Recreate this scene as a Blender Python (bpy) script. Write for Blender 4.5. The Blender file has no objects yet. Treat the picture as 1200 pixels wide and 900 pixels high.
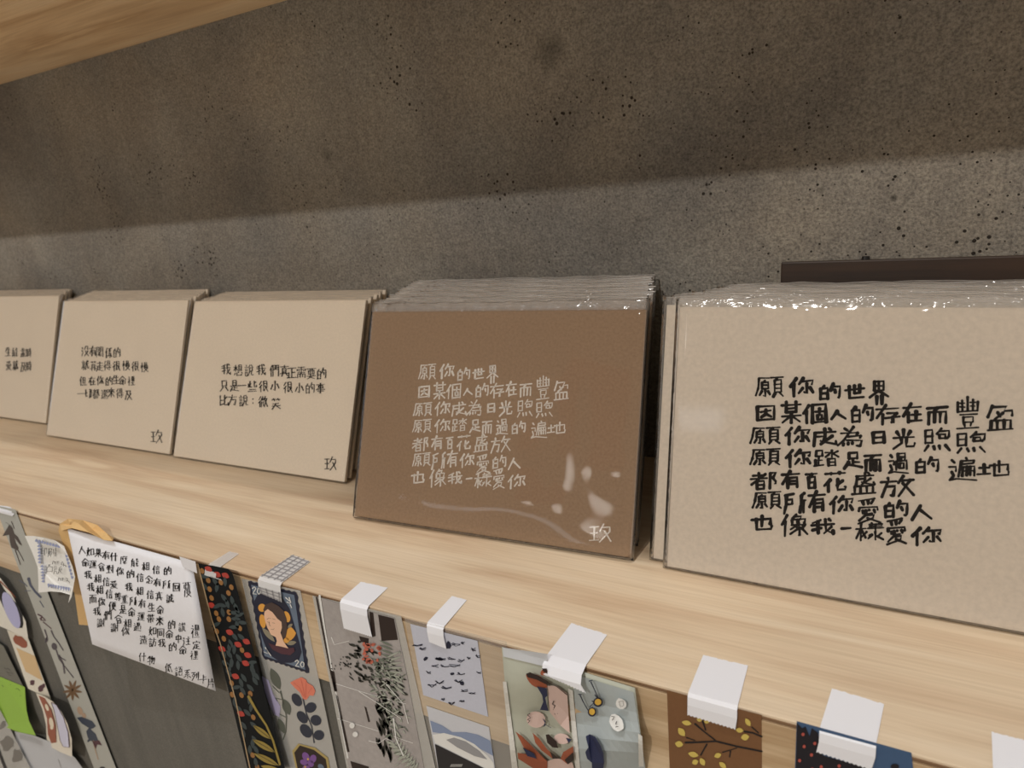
import bpy, bmesh, math, random
from mathutils import Matrix, Vector, noise
random.seed(7)
U = 0.1665                      # one layout unit (height of the eye above the shelf) in metres

# ------------------------------------------------------------------ camera
FPX = 828.14
def _rot(a, b, c):
    ca, sa, cb, sb, cc, sc = math.cos(a), math.sin(a), math.cos(b), math.sin(b), math.cos(c), math.sin(c)
    Rz = Matrix(((ca, sa, 0), (-sa, ca, 0), (0, 0, 1)))
    B = Matrix(((1, 0, 0), (0, 0, -1), (0, 1, 0)))
    Rx = Matrix(((1, 0, 0), (0, cb, -sb), (0, sb, cb)))
    Rr = Matrix(((cc, -sc, 0), (sc, cc, 0), (0, 0, 1)))
    return Rr @ Rx @ B @ Rz
CM = _rot(0.5400, 0.3133, -0.1191)
EYE = Vector((0, -1.0591, 1.0))
cam_data = bpy.data.cameras.new('camera')
cam = bpy.data.objects.new('camera', cam_data)
bpy.context.scene.collection.objects.link(cam)
cam_data.sensor_width = 36.0
cam_data.lens = FPX / 1200 * 36
cam_data.clip_start = 0.005
_r = Matrix((CM[0], -CM[1], -CM[2])).transposed()
cam.matrix_world = Matrix.Translation(EYE * U) @ _r.to_4x4()
cam_data.dof.use_dof = True
cam_data.dof.focus_distance = 0.29
cam_data.dof.aperture_fstop = 19
sc = bpy.context.scene
sc.camera = cam

# ------------------------------------------------------------------ light
sc.view_settings.view_transform = 'Standard'
sc.view_settings.look = 'None'
sc.view_settings.gamma = 1
sc.view_settings.use_curve_mapping = False
sc.view_settings.exposure = 0.25
sc.cycles.transparent_max_bounces = 40
sc.cycles.max_bounces = 8
sc.cycles.sample_clamp_indirect = 4
world = bpy.data.worlds.new('room_ambience'); sc.world = world
world.use_nodes = True
world.node_tree.nodes['Background'].inputs[0].default_value = (0.97, 0.98, 1.0, 1)
world.node_tree.nodes['Background'].inputs[1].default_value = 0.62

def lamp(name, loc, target, size, power, color, spread=180):
    d = bpy.data.lights.new(name, 'AREA'); d.shape = 'DISK'; d.size = size; d.energy = power; d.color = color
    d.spread = math.radians(spread)
    o = bpy.data.objects.new(name, d); sc.collection.objects.link(o)
    o.location = Vector(loc) * U
    o.rotation_euler = (Vector(target) * U - o.location).to_track_quat('-Z', 'Y').to_euler()
    return o
lamp('ceiling_spot_near', (-1.0, -2.65, 12.0), (-1.0, 0, 0), 0.055, 9.8, (0.99, 0.985, 0.98))
lamp('ceiling_spot_far', (-2.0, -12.5, 10.6), (-1.0, 0, 0.3), 0.055, 21, (1.0, 0.96, 0.91))
lamp('added_reflection_lamp', (-6.5, -17.2, 6.9), (-1.0, 0, 0), 0.16, 0.45, (1.0, 0.95, 0.88))  # added lamp, puts a bright patch into the kraft sleeve's reflection

# ------------------------------------------------------------------ helpers
def lin(c):
    def f(x):
        x /= 255
        return x / 12.92 if x <= 0.04045 else ((x + 0.055) / 1.055) ** 2.4
    return (f(c[0]), f(c[1]), f(c[2]), 1)
def mat(name, rgb, rough=0.6, spec=0.4, alpha=None):
    m = bpy.data.materials.new(name); m.use_nodes = True
    b = m.node_tree.nodes['Principled BSDF']
    b.inputs['Base Color'].default_value = lin(rgb)
    b.inputs['Roughness'].default_value = rough
    b.inputs['Specular IOR Level'].default_value = spec
    if alpha is not None: b.inputs['Alpha'].default_value = alpha
    return m
def nodes(m):
    nt = m.node_tree; return nt, nt.nodes['Principled BSDF']
def N(nt, t, **k):
    n = nt.nodes.new(t)
    for a, v in k.items(): setattr(n, a, v)
    return n
def ramp(nt, pts):
    r = N(nt, 'ShaderNodeValToRGB'); e = r.color_ramp.elements
    while len(e) < len(pts): e.new(0.5)
    for i, (p, c) in enumerate(pts):
        e[i].position = p; e[i].color = c if len(c) == 4 else (*c, 1)
    return r
def mapping(nt, scale, coord='Object', loc=(0, 0, 0)):
    tc = N(nt, 'ShaderNodeTexCoord'); mp = N(nt, 'ShaderNodeMapping')
    mp.inputs['Scale'].default_value = scale; mp.inputs['Location'].default_value = loc
    nt.links.new(tc.outputs[coord], mp.inputs[0]); return mp.outputs[0]
def mixc(nt, fac, a, b, blend='MIX'):
    x = N(nt, 'ShaderNodeMix', data_type='RGBA', blend_type=blend)
    for s, v in ((x.inputs[0], fac), (x.inputs[6], a), (x.inputs[7], b)):
        if hasattr(v, 'links') : nt.links.new(v, s)
        else: s.default_value = v
    return x.outputs[2]
def tex(nt, vec, scale, detail=4, rough=0.5, kind='ShaderNodeTexNoise', dist=0.0):
    n = N(nt, kind); n.inputs['Scale'].default_value = scale
    if kind == 'ShaderNodeTexNoise':
        n.inputs['Detail'].default_value = detail; n.inputs['Roughness'].default_value = rough; n.inputs['Distortion'].default_value = dist
    nt.links.new(vec, n.inputs['Vector']); return n

def wood(name, base, dark, light, rough=0.42, gs=1.0, bump=0.06):
    m = mat(name, base, rough, 0.45); nt, b = nodes(m)
    v = mapping(nt, (2.2, 34 * gs, 34 * gs))
    n1 = tex(nt, v, 1.6, 5, 0.55, dist=0.6)
    r1 = ramp(nt, [(0.36, lin(light)), (0.50, lin(base)), (0.62, lin(dark)), (0.68, lin(base))])
    nt.links.new(n1.outputs[0], r1.inputs[0])
    v2 = mapping(nt, (9, 420 * gs, 420 * gs), loc=(3, 1, 2))
    n2 = tex(nt, v2, 2.0, 3, 0.6)
    r2 = ramp(nt, [(0.35, (0.90, 0.88, 0.85)), (0.60, (1, 1, 1))])
    nt.links.new(n2.outputs[0], r2.inputs[0])
    c = mixc(nt, 1.0, r1.outputs[0], r2.outputs[0], 'MULTIPLY')
    v3 = mapping(nt, (1, 1, 1)); n3 = tex(nt, v3, 9, 2)
    r3 = ramp(nt, [(0.3, (0.93, 0.93, 0.94)), (0.7, (1.04, 1.02, 1.0))])
    nt.links.new(n3.outputs[0], r3.inputs[0])
    c = mixc(nt, 1.0, c, r3.outputs[0], 'MULTIPLY')
    nt.links.new(c, b.inputs['Base Color'])
    bp = N(nt, 'ShaderNodeBump'); bp.inputs['Strength'].default_value = bump; bp.inputs['Distance'].default_value = 0.0005
    nt.links.new(n2.outputs[0], bp.inputs['Height']); nt.links.new(bp.outputs[0], b.inputs['Normal'])
    return m

def concrete():
    m = mat('grey_concrete', (112, 106, 97), 0.82, 0.25); nt, b = nodes(m)
    v = mapping(nt, (1, 1, 1))
    big = tex(nt, v, 5.5, 4, 0.55, dist=0.4)
    rb = ramp(nt, [(0.34, lin((117, 113, 108))), (0.50, lin((139, 135, 128))), (0.68, lin((158, 153, 144)))])
    nt.links.new(big.outputs[0], rb.inputs[0])
    vs = mapping(nt, (16, 16, 2.5), loc=(2, 0, 1)); st = tex(nt, vs, 1.3, 3, 0.6, dist=0.8)
    rs = ramp(nt, [(0.38, (0.84, 0.84, 0.86)), (0.60, (1, 1, 1))]); nt.links.new(st.outputs[0], rs.inputs[0])
    c = mixc(nt, 0.8, rb.outputs[0], rs.outputs[0], 'MULTIPLY')
    tint = tex(nt, mapping(nt, (1, 1, 1), loc=(5, 5, 5)), 14, 3)
    rt = ramp(nt, [(0.35, (1.03, 1.0, 0.96)), (0.65, (0.97, 1.0, 1.03))]); nt.links.new(tint.outputs[0], rt.inputs[0])
    c = mixc(nt, 0.8, c, rt.outputs[0], 'MULTIPLY')
    fine = tex(nt, v, 800, 3, 0.7)
    rf = ramp(nt, [(0.34, (0.5, 0.5, 0.51)), (0.5, (1.0, 1.0, 1.0)), (0.66, (1.4, 1.4, 1.37))]); nt.links.new(fine.outputs[0], rf.inputs[0])
    c = mixc(nt, 0.75, c, rf.outputs[0], 'MULTIPLY')
    mid = tex(nt, v, 260, 3, 0.65); rm = ramp(nt, [(0.32, (0.8, 0.8, 0.8)), (0.65, (1.12, 1.12, 1.1))]); nt.links.new(mid.outputs[0], rm.inputs[0])
    c = mixc(nt, 0.8, c, rm.outputs[0], 'MULTIPLY')
    # small blow holes, sparse
    vor = tex(nt, v, 300, kind='ShaderNodeTexVoronoi')
    gate = tex(nt, v, 30, 3)
    pit = N(nt, 'ShaderNodeMath', operation='SUBTRACT'); nt.links.new(gate.outputs[0], pit.inputs[0]); pit.inputs[1].default_value = 0.45
    mul = N(nt, 'ShaderNodeMath', operation='MULTIPLY'); nt.links.new(pit.outputs[0], mul.inputs[0]); mul.inputs[1].default_value = 1.1
    lt = N(nt, 'ShaderNodeMath', operation='LESS_THAN'); nt.links.new(vor.outputs['Distance'], lt.inputs[0]); nt.links.new(mul.outputs[0], lt.inputs[1])
    c = mixc(nt, lt.outputs[0], c, lin((52, 47, 42)))
    # one old dark stain high on the wall
    tc = N(nt, 'ShaderNodeTexCoord'); 
    def blob(loc, rad, strength, c):
        sub = N(nt, 'ShaderNodeVectorMath', operation='DISTANCE'); nt.links.new(tc.outputs['Object'], sub.inputs[0]); sub.inputs[1].default_value = loc
        w = tex(nt, v, 90, 3)
        ad = N(nt, 'ShaderNodeMath', operation='MULTIPLY_ADD'); nt.links.new(w.outputs[0], ad.inputs[0]); ad.inputs[1].default_value = rad * 1.2; nt.links.new(sub.outputs[1], ad.inputs[2])
        mr = N(nt, 'ShaderNodeMapRange'); nt.links.new(ad.outputs[0], mr.inputs[0])
        mr.inputs[1].default_value = rad * 0.7; mr.inputs[2].default_value = rad * 1.9; mr.inputs[3].default_value = strength; mr.inputs[4].default_value = 0
        return mixc(nt, mr.outputs[0], c, lin((40, 38, 33)))
    for (u_, v_, rad, s_) in ((645, 58, 0.009, 0.5), (1047, 232, 0.0014, 0.8), (962, 222, 0.0014, 0.4), (384, 183, 0.004, 0.35), (302, 86, 0.0016, 0.5)):
        p = on_wall(u_, v_); c = blob(tuple(p * U), rad, s_, c)
    nt.links.new(c, b.inputs['Base Color'])
    bp = N(nt, 'ShaderNodeBump'); bp.inputs['Strength'].default_value = 0.55; bp.inputs['Distance'].default_value = 0.0012
    nt.links.new(fine.outputs[0], bp.inputs['Height']); nt.links.new(bp.outputs[0], b.inputs['Normal'])
    return m

def paper(name, rgb, rough=0.75, fleck=0.06, scale=900, tint=0.03):
    m = mat(name, rgb, rough, 0.25); nt, b = nodes(m)
    v = mapping(nt, (1, 1, 1)); n = tex(nt, v, scale, 3, 0.6)
    r = ramp(nt, [(0.3, (1 - fleck,) * 3), (0.7, (1 + fleck * 0.5,) * 3)]); nt.links.new(n.outputs[0], r.inputs[0])
    n2 = tex(nt, v, 26, 2); r2 = ramp(nt, [(0.3, (1 - tint,) * 3), (0.7, (1, 1, 1))]); nt.links.new(n2.outputs[0], r2.inputs[0])
    c = mixc(nt, 1, lin(rgb), r.outputs[0], 'MULTIPLY'); c = mixc(nt, 1, c, r2.outputs[0], 'MULTIPLY')
    nt.links.new(c, b.inputs['Base Color'])
    bp = N(nt, 'ShaderNodeBump'); bp.inputs['Strength'].default_value = 0.15; bp.inputs['Distance'].default_value = 0.0002
    nt.links.new(n.outputs[0], bp.inputs['Height']); nt.links.new(bp.outputs[0], b.inputs['Normal'])
    return m

def film(name, milk, tint=(235, 235, 238), rough=0.06, ior=1.45, bump=0.0, bscale=60, gain=1.0):
    """clear plastic: transparent body, fresnel gloss, a little milkiness"""
    m = bpy.data.materials.new(name); m.use_nodes = True; nt = m.node_tree; nt.nodes.clear()
    out = N(nt, 'ShaderNodeOutputMaterial'); tr = N(nt, 'ShaderNodeBsdfTransparent'); gl = N(nt, 'ShaderNodeBsdfGlossy')
    df = N(nt, 'ShaderNodeBsdfDiffuse'); df.inputs[0].default_value = lin(tint); gl.inputs['Roughness'].default_value = rough
    tr.inputs[0].default_value = (0.985, 0.985, 0.985, 1)
    fr = N(nt, 'ShaderNodeFresnel'); fr.inputs[0].default_value = ior
    g = N(nt, 'ShaderNodeMath', operation='MULTIPLY'); nt.links.new(fr.outputs[0], g.inputs[0]); g.inputs[1].default_value = gain; g.use_clamp = True
    m1 = N(nt, 'ShaderNodeMixShader'); m1.inputs[0].default_value = milk
    nt.links.new(tr.outputs[0], m1.inputs[1]); nt.links.new(df.outputs[0], m1.inputs[2])
    m2 = N(nt, 'ShaderNodeMixShader'); nt.links.new(g.outputs[0], m2.inputs[0]); nt.links.new(m1.outputs[0], m2.inputs[1]); nt.links.new(gl.outputs[0], m2.inputs[2])
    nt.links.new(m2.outputs[0], out.inputs[0])
    if bump:
        n = tex(nt, mapping(nt, (1, 1, 1)), bscale, 2, 0.5, dist=0.5)
        bp = N(nt, 'ShaderNodeBump'); bp.inputs['Strength'].default_value = bump; bp.inputs['Distance'].default_value = 0.002
        nt.links.new(n.outputs[0], bp.inputs['Height'])
        nt.links.new(bp.outputs[0], gl.inputs['Normal']); nt.links.new(bp.outputs[0], fr.inputs['Normal'])
    return m

# measured directions -> points on the real planes of the place (in layout units)
def ray(u, v): return CM.transposed() @ Vector(((u - 600) / FPX, (v - 450) / FPX, 1.0))
WALL_Y = 0.99
def on_front(u, v, y=0.0):
    r = ray(u, v); return EYE + r * ((y - EYE.y) / r.y)
def on_top(u, v, z=0.0):
    r = ray(u, v); return EYE + r * ((z - EYE.z) / r.z)
def on_wall(u, v): return on_front(u, v, WALL_Y)

def link(name, me, m=None, parent=None, loc=None):
    o = bpy.data.objects.new(name, me); sc.collection.objects.link(o)
    if m is not None:
        for x in (m if isinstance(m, (list, tuple)) else [m]): me.materials.append(x)
    if parent is not None: o.parent = parent
    if loc is not None: o.location = loc
    return o
def mesh(name, verts, faces, m=None, parent=None, smooth=False, midx=None):
    me = bpy.data.meshes.new(name); me.from_pydata([tuple(v) for v in verts], [], faces)
    if midx: me.polygons.foreach_set('material_index', midx)
    if smooth: me.polygons.foreach_set('use_smooth', [True] * len(me.polygons))
    me.update()
    return link(name, me, m, parent)
def box(name, a, b, m, parent=None, bevel=0.0):
    bm = bmesh.new(); bmesh.ops.create_cube(bm, size=1)
    a, b = Vector(a) * U, Vector(b) * U
    for v in bm.verts: v.co = Vector(((a.x + b.x) / 2 + v.co.x * (b.x - a.x), (a.y + b.y) / 2 + v.co.y * (b.y - a.y), (a.z + b.z) / 2 + v.co.z * (b.z - a.z)))
    if bevel: bmesh.ops.bevel(bm, geom=bm.edges[:], offset=bevel, segments=2, affect='EDGES', profile=0.6)
    me = bpy.data.meshes.new(name); bm.to_mesh(me); bm.free()
    return link(name, me, m, parent)
def tag(o, label, cat, group=None):
    o['label'] = label; o['category'] = cat
    if group: o['group'] = group
    return o
def struct(o): o['kind'] = 'structure'; return o

# ------------------------------------------------------------------ structure
M_pine = wood('pale_pine_laminate', (226, 206, 177), (210, 184, 154), (233, 216, 190))
M_face = wood('shaded_pine_edge', (206, 182, 148), (184, 156, 120), (219, 198, 166), gs=1.1)  # same pine as the top; darker tone carries the front's shade and grain
M_upper = wood('upper_shelf_wood', (236, 206, 164), (208, 172, 128), (244, 220, 184), gs=0.55)
M_conc = concrete()
M_grey = mat('dark_grey_cloth_board', (92, 90, 84), 0.9, 0.15)
nt, b = nodes(M_grey)
_v = mapping(nt, (26, 26, 3)); _n = tex(nt, _v, 1.2, 4, 0.6); _r = ramp(nt, [(0.35, lin((100, 98, 92))), (0.65, lin((116, 113, 106)))])
nt.links.new(_n.outputs[0], _r.inputs[0])
_f = tex(nt, mapping(nt, (1, 1, 1)), 1400, 2); _rf = ramp(nt, [(0.3, (0.86,) * 3), (0.7, (1.1,) * 3)]); nt.links.new(_f.outputs[0], _rf.inputs[0])
nt.links.new(mixc(nt, 1, _r.outputs[0], _rf.outputs[0], 'MULTIPLY'), b.inputs['Base Color'])

XL, XR = -9.0, 3.0
struct(box('wall_front', (-60, -18.5, -6), (40, -18, 34), mat('opposite_plaster', (178, 160, 138), 0.8)))
tag(box('added_red_prop', (-8.6, -17.98, 7.6), (-6.3, -17.9, 10.6), mat('reflection_red', (190, 70, 50), 0.8)), 'added red banner hanging on the opposite wall behind the viewer', 'prop')  # unseen red shape, added to tint the kraft sleeve's reflection
_w = mat('reflection_glow', (230, 235, 240), 0.3)
_w.node_tree.nodes['Principled BSDF'].inputs['Emission Color'].default_value = (0.86, 0.92, 1, 1)
_w.node_tree.nodes['Principled BSDF'].inputs['Emission Strength'].default_value = 2.0
struct(box('added_glow_strip_1', (-11.5, -17.99, 4.5), (-4.6, -17.93, 5.1), _w))  # added glowing strip, no real window; gives the sleeve a pale streak
struct(box('wall_back', (XL, WALL_Y, -6), (XR, WALL_Y + 0.6, 9), M_conc))
struct(box('floor', (-16, -22, -6.1), (10, WALL_Y + 0.6, -6.0), mat('floor_stone', (196, 184, 166), 0.6)))
BAND = -0.287
sh = box('lower_shelf', (XL, 0.0, BAND + 0.12), (XR, WALL_Y, 0.0), M_pine, bevel=0.0004)
tag(sh, 'long pale pine wall shelf carrying the rows of cards', 'shelf')
box('front_band', (XL, -0.0035, BAND), (XR, 0.006, -0.014), M_face, sh, bevel=0.0002)
box('edge_line', (XL, -0.0028, -0.011), (XR, 0.006, -0.006), mat('edge_glue_line', (120, 92, 66), 0.6), sh)
tag(box('back_panel', (XL, 0.002, -6.0), (XR, 0.08, BAND), M_grey), 'dark grey cloth covered panel below the pale wooden shelf', 'panel')
UZ = 1.0 + 0.2865 * (WALL_Y + 1.0591)
up = box('upper_shelf', (XL, 0.0, UZ), (XR, WALL_Y, UZ + 0.17), M_upper, bevel=0.0005)
tag(up, 'upper wooden shelf seen from below in the top left corner', 'shelf')

# ------------------------------------------------------------------ handwriting: strokes on a 100 x 100 grid
G = {}
def g(s):
    for ln in s.strip().split('\n'):
        k, v = ln.split('=', 1); G[k.strip()] = v.strip()
g('''
亻=85001545 55305599
彳=80001530 85350560 55455599
尔=35000535 252095188540 553055854080 30550585 75559585
白=52002520 15201599 152085208599 15558555 15958595
勺=35000545 25209520928585957590 45405562
你=亻@00003599 尔@36009999
的=白@00104799 勺@52009999
世=00359930 22102290 22909588 48054860 48607560 75057560
口=10001099 100090009099 10959095
田=口@00009999 10489048 50005099
囗=08000899 080092009299 08959295
界=田@20007840 50400268 50409868 38623899 64606499
大=05359530 500050450595 50459595
因=囗@00009999 25407532 50225055 50552578 50557878
木=03309730 50005099 48300585 52309585
某=02159915 25002550 75007550 25327532 25487548 02659965 50505099 48650595 52659595
十=05459545 50005099
古=02309930 50005060 口@20608099
個=亻@00003599 囗@38009999 古@52208882
人=45050595 45359595
子=15058505 85055038 503855904582 00459940
存=05209520 45000565 30453099 子@40409999
土=10359035 50005092 00929992
在=05209520 45000565 30453099 土@40409995
而=02059805 50053030 10301099 103090309095 37353790 63356390
豐=50005045 08150845 92159245 08459245 28082840 72087240 18183818 18303830 62188218 62308230 18559055 口@28627880 35823892 65826292 05979597
皿=12051290 120588058890 37053790 63056390 00959995
盈=22000548 25087008602590259045 38305048 60322856 皿@05609599
成=10229522 15220899 1545504545753570 520055809595 98959575 82453590 68007812
為=28053818 60002565 25650290 15307530 75306845 40488545 85458060 356588708299 82997095 25782292 40784088 54785688
日=15001599 150085008599 15488548 15958595
光=50005042 20103032 82106832 05429542 384240700599 6242629096909875
句=40000538 2220952092557868 口@20407268
灬=15000080 35104070 58106070 80009999
煦=日@02054062 句@48009965 灬@05729999
足=口@22007838 50385080 50608560 28552070 20700299 20709995
旁=口@10009035 45354590 45608560 15551590 00959990
水=50005090 053040304040 30500585 90205045 55459590
踏=旁@00003899 水@42009950 日@50559099
辶=12052218 053528352855 12552075 20750592 059230889999
咼=22002245 220078007845 42224245 42227822 08450899 084592459295 口@30607288
過=辶@00009999 咼@35009582
扁=45005512 22158815 22150595 22308830 88158830 28482895 284592459295 50455092 70457092 28689268
遍=辶@00009999 扁@32009582
也=002590258860 48004870 22202290 229092909570
地=土@00154080 也@38009999
者=15159015 50005035 02359935 90100270 日@28509099
阝=20002099 200080005035 5035805580707070
都=者@00006099 阝@65059999
有=02209820 48000575 35403599 354085408595 35588558 35758575
百=05059505 55054025 日@18259099
艹=02159815 30003030 70007030
花=艹@05009530 30350268 20502099 85455570 6235629095909576
盛=成@15059562 皿@05629999
方=45004812 02209520 45200599 424585457595 75956090
攵=35000535 22229522 75220599 30359999
放=方@00054899 攵@50009999
原=20059008 22081650 16500088 白@32189258 626062955290 40682588 80689588
目=15001599 150085008599 15338533 15668566 15958595
頁=02059805 50053818 目@18189578 35802099 68809899
願=原@00005299 頁@53029999
斤=92055515 60155565 55654599 60409940 80408099
所=45050512 12121065 10650299 123238323855 12553855 斤@52009999
愛=78050212 22142828 48124826 75106225 08380652 083892389250 25502562 38483865 38656862 55485252 75488060 42660588 4070757070820299 45809999
象=40001520 321065105525 15251550 152585258045 15508050 45254850 48500570 35555570 556055995099 48680590 85507065 65659995
像=亻@00003099 象@32009999
我=40050520 02359835 281230903088 05654555 600065709595 95959575 88505590 75008512
一=05509550
羊=22003012 78007012 10189018 12389038 02569856 50185099
樣=木@00003899 40502080 羊@42009955 70507099 48705866 58664590 92627878 75789899
王=05059505 50055095 10488848 00959995
久=40000540 282090209045 90450599 48409999
玖=王@00104290 久@44009999
心=15300575 352532853285 32858585 85858560 50005525 85159540
想=木@00004555 目@52009052 心@05609999
言=42005510 05189518 18358535 18508550 口@20658599
們=亻@00003099 門@34009999
門=05000599 050040004038 05203820 05384038 60006038 600095009599 60209520 60389538
真=05129512 50005025 目@20257570 02729872 30782099 70788599
正=05059505 50055090 50458545 20452090 00929992
雨=20009000 05250550 05259525 95259050 50005095 25452855 25702880 72457555 72707580
需=15008500 05200535 05209520 95208835 50005048 25322838 72327538 12509050 50504062 10621099 106290629099 37653792 63656392
要=02059805 20222055 20228022 80228055 20558055 40054055 62056255 02729872 455830803080 30808599 75650599
只=口@20008050 38600599 65609599
是=日@22008045 05529552 50525092 50708570 28650599 18859999
止=50005085 50408040 15401585 00859985
匕=85155035 4500458595859868
些=止@00004862 匕@52009962 18789078 02959895
艮=180080008045 18228022 18458045 18001890 18904580 85555570 48459999
很=彳@00003599 艮@40009999
小=500050903582 25350575 75309570
事=05129512 500050953588 口@22228038 15488548 02609960 15758575
比=12001290 12904880 12454545 88155540 6000609096909870
微=彳@00003099 34153435 343558355815 46004635 34483855 58485855 34583299 385855585590 攵@62009999
竹=25000530 10154515 30183545 72005535 68189518 78188545
夭=78050515 02459845 48100599 52459999
笑=竹@00009940 夭@05429999
氵=20054520 05354850 45600599
殳=350005403500 350080008035 20509050 90500599 30609999
沒=氵@00053299 殳@36009999
關=門@00009999 35483860 38606258 62453862 30703085 4570459065906570
系=85001510 60083030 30306530 65302555 25558055 55555599 32700588 75709590
係=亻@00003099 系@32009999
京=45005510 05159515 口@25258050 52505299 30620585 75629085
尤=05309530 45000599 5530608595859868 72058515
就=京@00005099 尤@50009999
算=竹@10009028 目@22307866 02789878 32683099 70687099
走=15159015 50005042 02429842 50425090 50658565 28500599 18809999
寸=00309930 680068955290 22503068
得=彳@00003299 日@45008538 38489848 寸@35559999
忄=50005099 15300555 72258845
又=10059005 90050599 20209999
慢=忄@00003099 日@45008526 囗@38329552 58325852 75327552 又@38559999
但=亻@00003099 日@42108575 32959995
生=30000545 20259025 55005595 15609060 02959895
命=50000240 48009840 35406540 口@12504590 58505899 585090508588
里=日@18009052 52005290 10728872 00959995
衤=45005512 082585250565 50425099 62457055
裡=衤@00003599 里@40009999
七=00509540 4000409090909575
刀=451095109090 90907585 68105099
切=七@00104090 刀@42009999
還=辶@00009999 囗@38039523 57035723 76037623 32329932 口@48388052 62523085 58705888 90588070 70609990
來=05209520 50005099 28250550 28354550 72255548 72359550 48500595 52509595
及=12058005 80057035 703595359035 90353599 35100599 38359999
寺=15159015 50005032 02359835 寸@00409999
時=日@00103590 寺@40009999
月=15000599 150085008595 15338533 15658565
能=28000628 06284528 月@05384899 匕@55009945 匕@55529999
盡=25108510 05259525 25388538 50005052 灬@20558068 皿@05709999
女=45002065 20658099 80250599 02359835
如=女@00004899 口@55159990
果=日@18008048 52005299 02559855 48550590 55559590
什=亻@00003599 40409940 70057099
麼=50005510 08109510 12100599 22324832 35223560 58329532 75227560 55624080 40807075 70655095 50959090
相=木@00004899 目@55059995
信=亻@00003599 言@40009999
車=02159815 日@15258565 50005099 00809980
運=辶@00009999 35053518 350595059018 車@38189585
會=50000230 48009830 口@18387862 日@25689099
對=15001530 30003030 45004530 02305830 08455245 30303090 02905890 寸@58009999
念=50000238 48009838 38304858 38385838 58384548 心@10609999
回=囗@00009999 口@28307870
覆=02059805 20202042 202080208042 20428042 38053842 62056242 35453060 25602599 日@45488565 又@40689999
尊=25003510 75006510 05129512 18201858 182085208558 18588558 38124050 60126050 寸@10659999
重=80000510 05209520 日@20306565 50055092 15788578 00959995
便=亻@00003099 38059805 日@42209555 68056870 68703599 45659999
帶=02159815 25002535 50005035 75007535 08450860 084592459260 22602290 226078607890 50455099
讚=言@00003899 42157015 55005530 72159815 85008530 目@50388580 60854599 78859899
禮=衤@00003599 口@42009535 60006035 78007835 40429842 口@50507568 52725585 80727885 38959895
遇=辶@00009999 日@42008530 62006060 38403880 384095409580 50756872
同=08000899 080092009295 30257025 口@32427278
中=口@12209260 50005099
主=50006010 10229022 50225092 15558555 00929992
注=氵@00053299 主@38009999
定=50005212 08150832 081592159230 22427842 52425285 52638063 30550599 18809999
身=50003012 15101580 151080108099 15328032 15558055 00858070 60850599
謝=言@00002899 身@30006899 寸@70009999
造=辶@00009999 45003820 40189018 65006540 35409840 口@45508580
訪=言@00003899 方@42009999
物=25000530 05204520 30003099 00604555 60004840 552095208590 85907585 70204870 85255585
低=亻@00003599 85054215 45154590 45456595 60209999 45458845
五=05059505 50053090 15458545 80458090 00929992
語=言@00003899 五@45009955 口@50609599
列=05055505 35050550 28305530 55300899 25504065 70157070 920092958090
卡=50005099 50258525 02509850 55656875
片=25002560 25600599 68006835 25359535 28608060 80608099
說=言@00004099 口@50258855 58004522 72009022 58554099 755575909890
誠=言@00003599 成@38009999
印=35050515 12121280 12804075 12454545 60106099 601090109080
刷=100545054525 10051065 10250099 20402085 204048404080 32303299 65156570 920092958090
凸=3500353535350835 08350895089592959235 92356535 65353500 35006500
反=90055010 50100599 25359035 90350599 30409999
版=片@00004599 反@46009999
：=45284535 45684575
''')
# repair any token whose digit count is not a multiple of four, by dropping the tail
def strokes(ch, depth=0):
    out = []
    for t in G[ch].split():
        if '@' in t:
            k, b_ = t.split('@'); x0, y0, x1, y1 = [int(b_[i:i + 2]) for i in (0, 2, 4, 6)]
            for s in strokes(k, depth + 1): out.append([(x0 + px * (x1 - x0) / 99, y0 + py * (y1 - y0) / 99) for px, py in s])
        else:
            t = t[:len(t) // 4 * 4]
            if len(t) >= 8: out.append([(int(t[i:i + 2]), int(t[i + 2:i + 4])) for i in range(0, len(t), 4)])
    return out

def ribbon(V, F, pts, w0, w1, place, jag=0.0):
    """a pressed pen stroke: tapered flat ribbon with round ends; place() puts 2-D points on the sheet"""
    P = []
    for i in range(len(pts) - 1):
        a, b_ = Vector(pts[i]), Vector(pts[i + 1]); n = max(1, int((b_ - a).length / max(w0 * 1.2, 0.4)))
        n = min(n, 5)
        for k in range(n): P.append(a.lerp(b_, k / n))
    P.append(Vector(pts[-1])); n = len(P)
    if n < 2: return
    L, Rr = [], []
    for i, p in enumerate(P):
        d = (P[min(i + 1, n - 1)] - P[max(i - 1, 0)])
        if d.length < 1e-6: d = Vector((1, 0))
        d.normalize(); nn = Vector((-d.y, d.x)); t = i / (n - 1)
        w = (w0 * (1 - t) + w1 * t) * (1 - 0.15 * math.sin(math.pi * t)) * 0.5 * (0.72 + 0.42 * abs(d.y)) * (1 + jag * random.uniform(-1, 1))
        L.append(p + nn * w); Rr.append(p - nn * w)
    d0 = (P[0] - P[1]).normalized() * w0 * 0.35; d1 = (P[-1] - P[-2]).normalized() * w1 * 0.35
    ring = [L[0] * 0.72 + Rr[0] * 0.28 + d0, *L, L[-1] * 0.72 + Rr[-1] * 0.28 + d1, Rr[-1] * 0.72 + L[-1] * 0.28 + d1, *Rr[::-1], Rr[0] * 0.72 + L[0] * 0.28 + d0]
    b0 = len(V); V += [place(p.x, p.y) for p in ring]; m_ = len(ring)
    li = [b0 + 1 + i for i in range(n)]; ri = [b0 + m_ - 2 - i for i in range(n)]
    for i in range(n - 1): F.append((li[i], li[i + 1], ri[i + 1], ri[i]))
    F.append((b0, li[0], ri[0], b0 + m_ - 1)); F.append((li[-1], b0 + 1 + n, b0 + 2 + n, ri[-1]))

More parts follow.
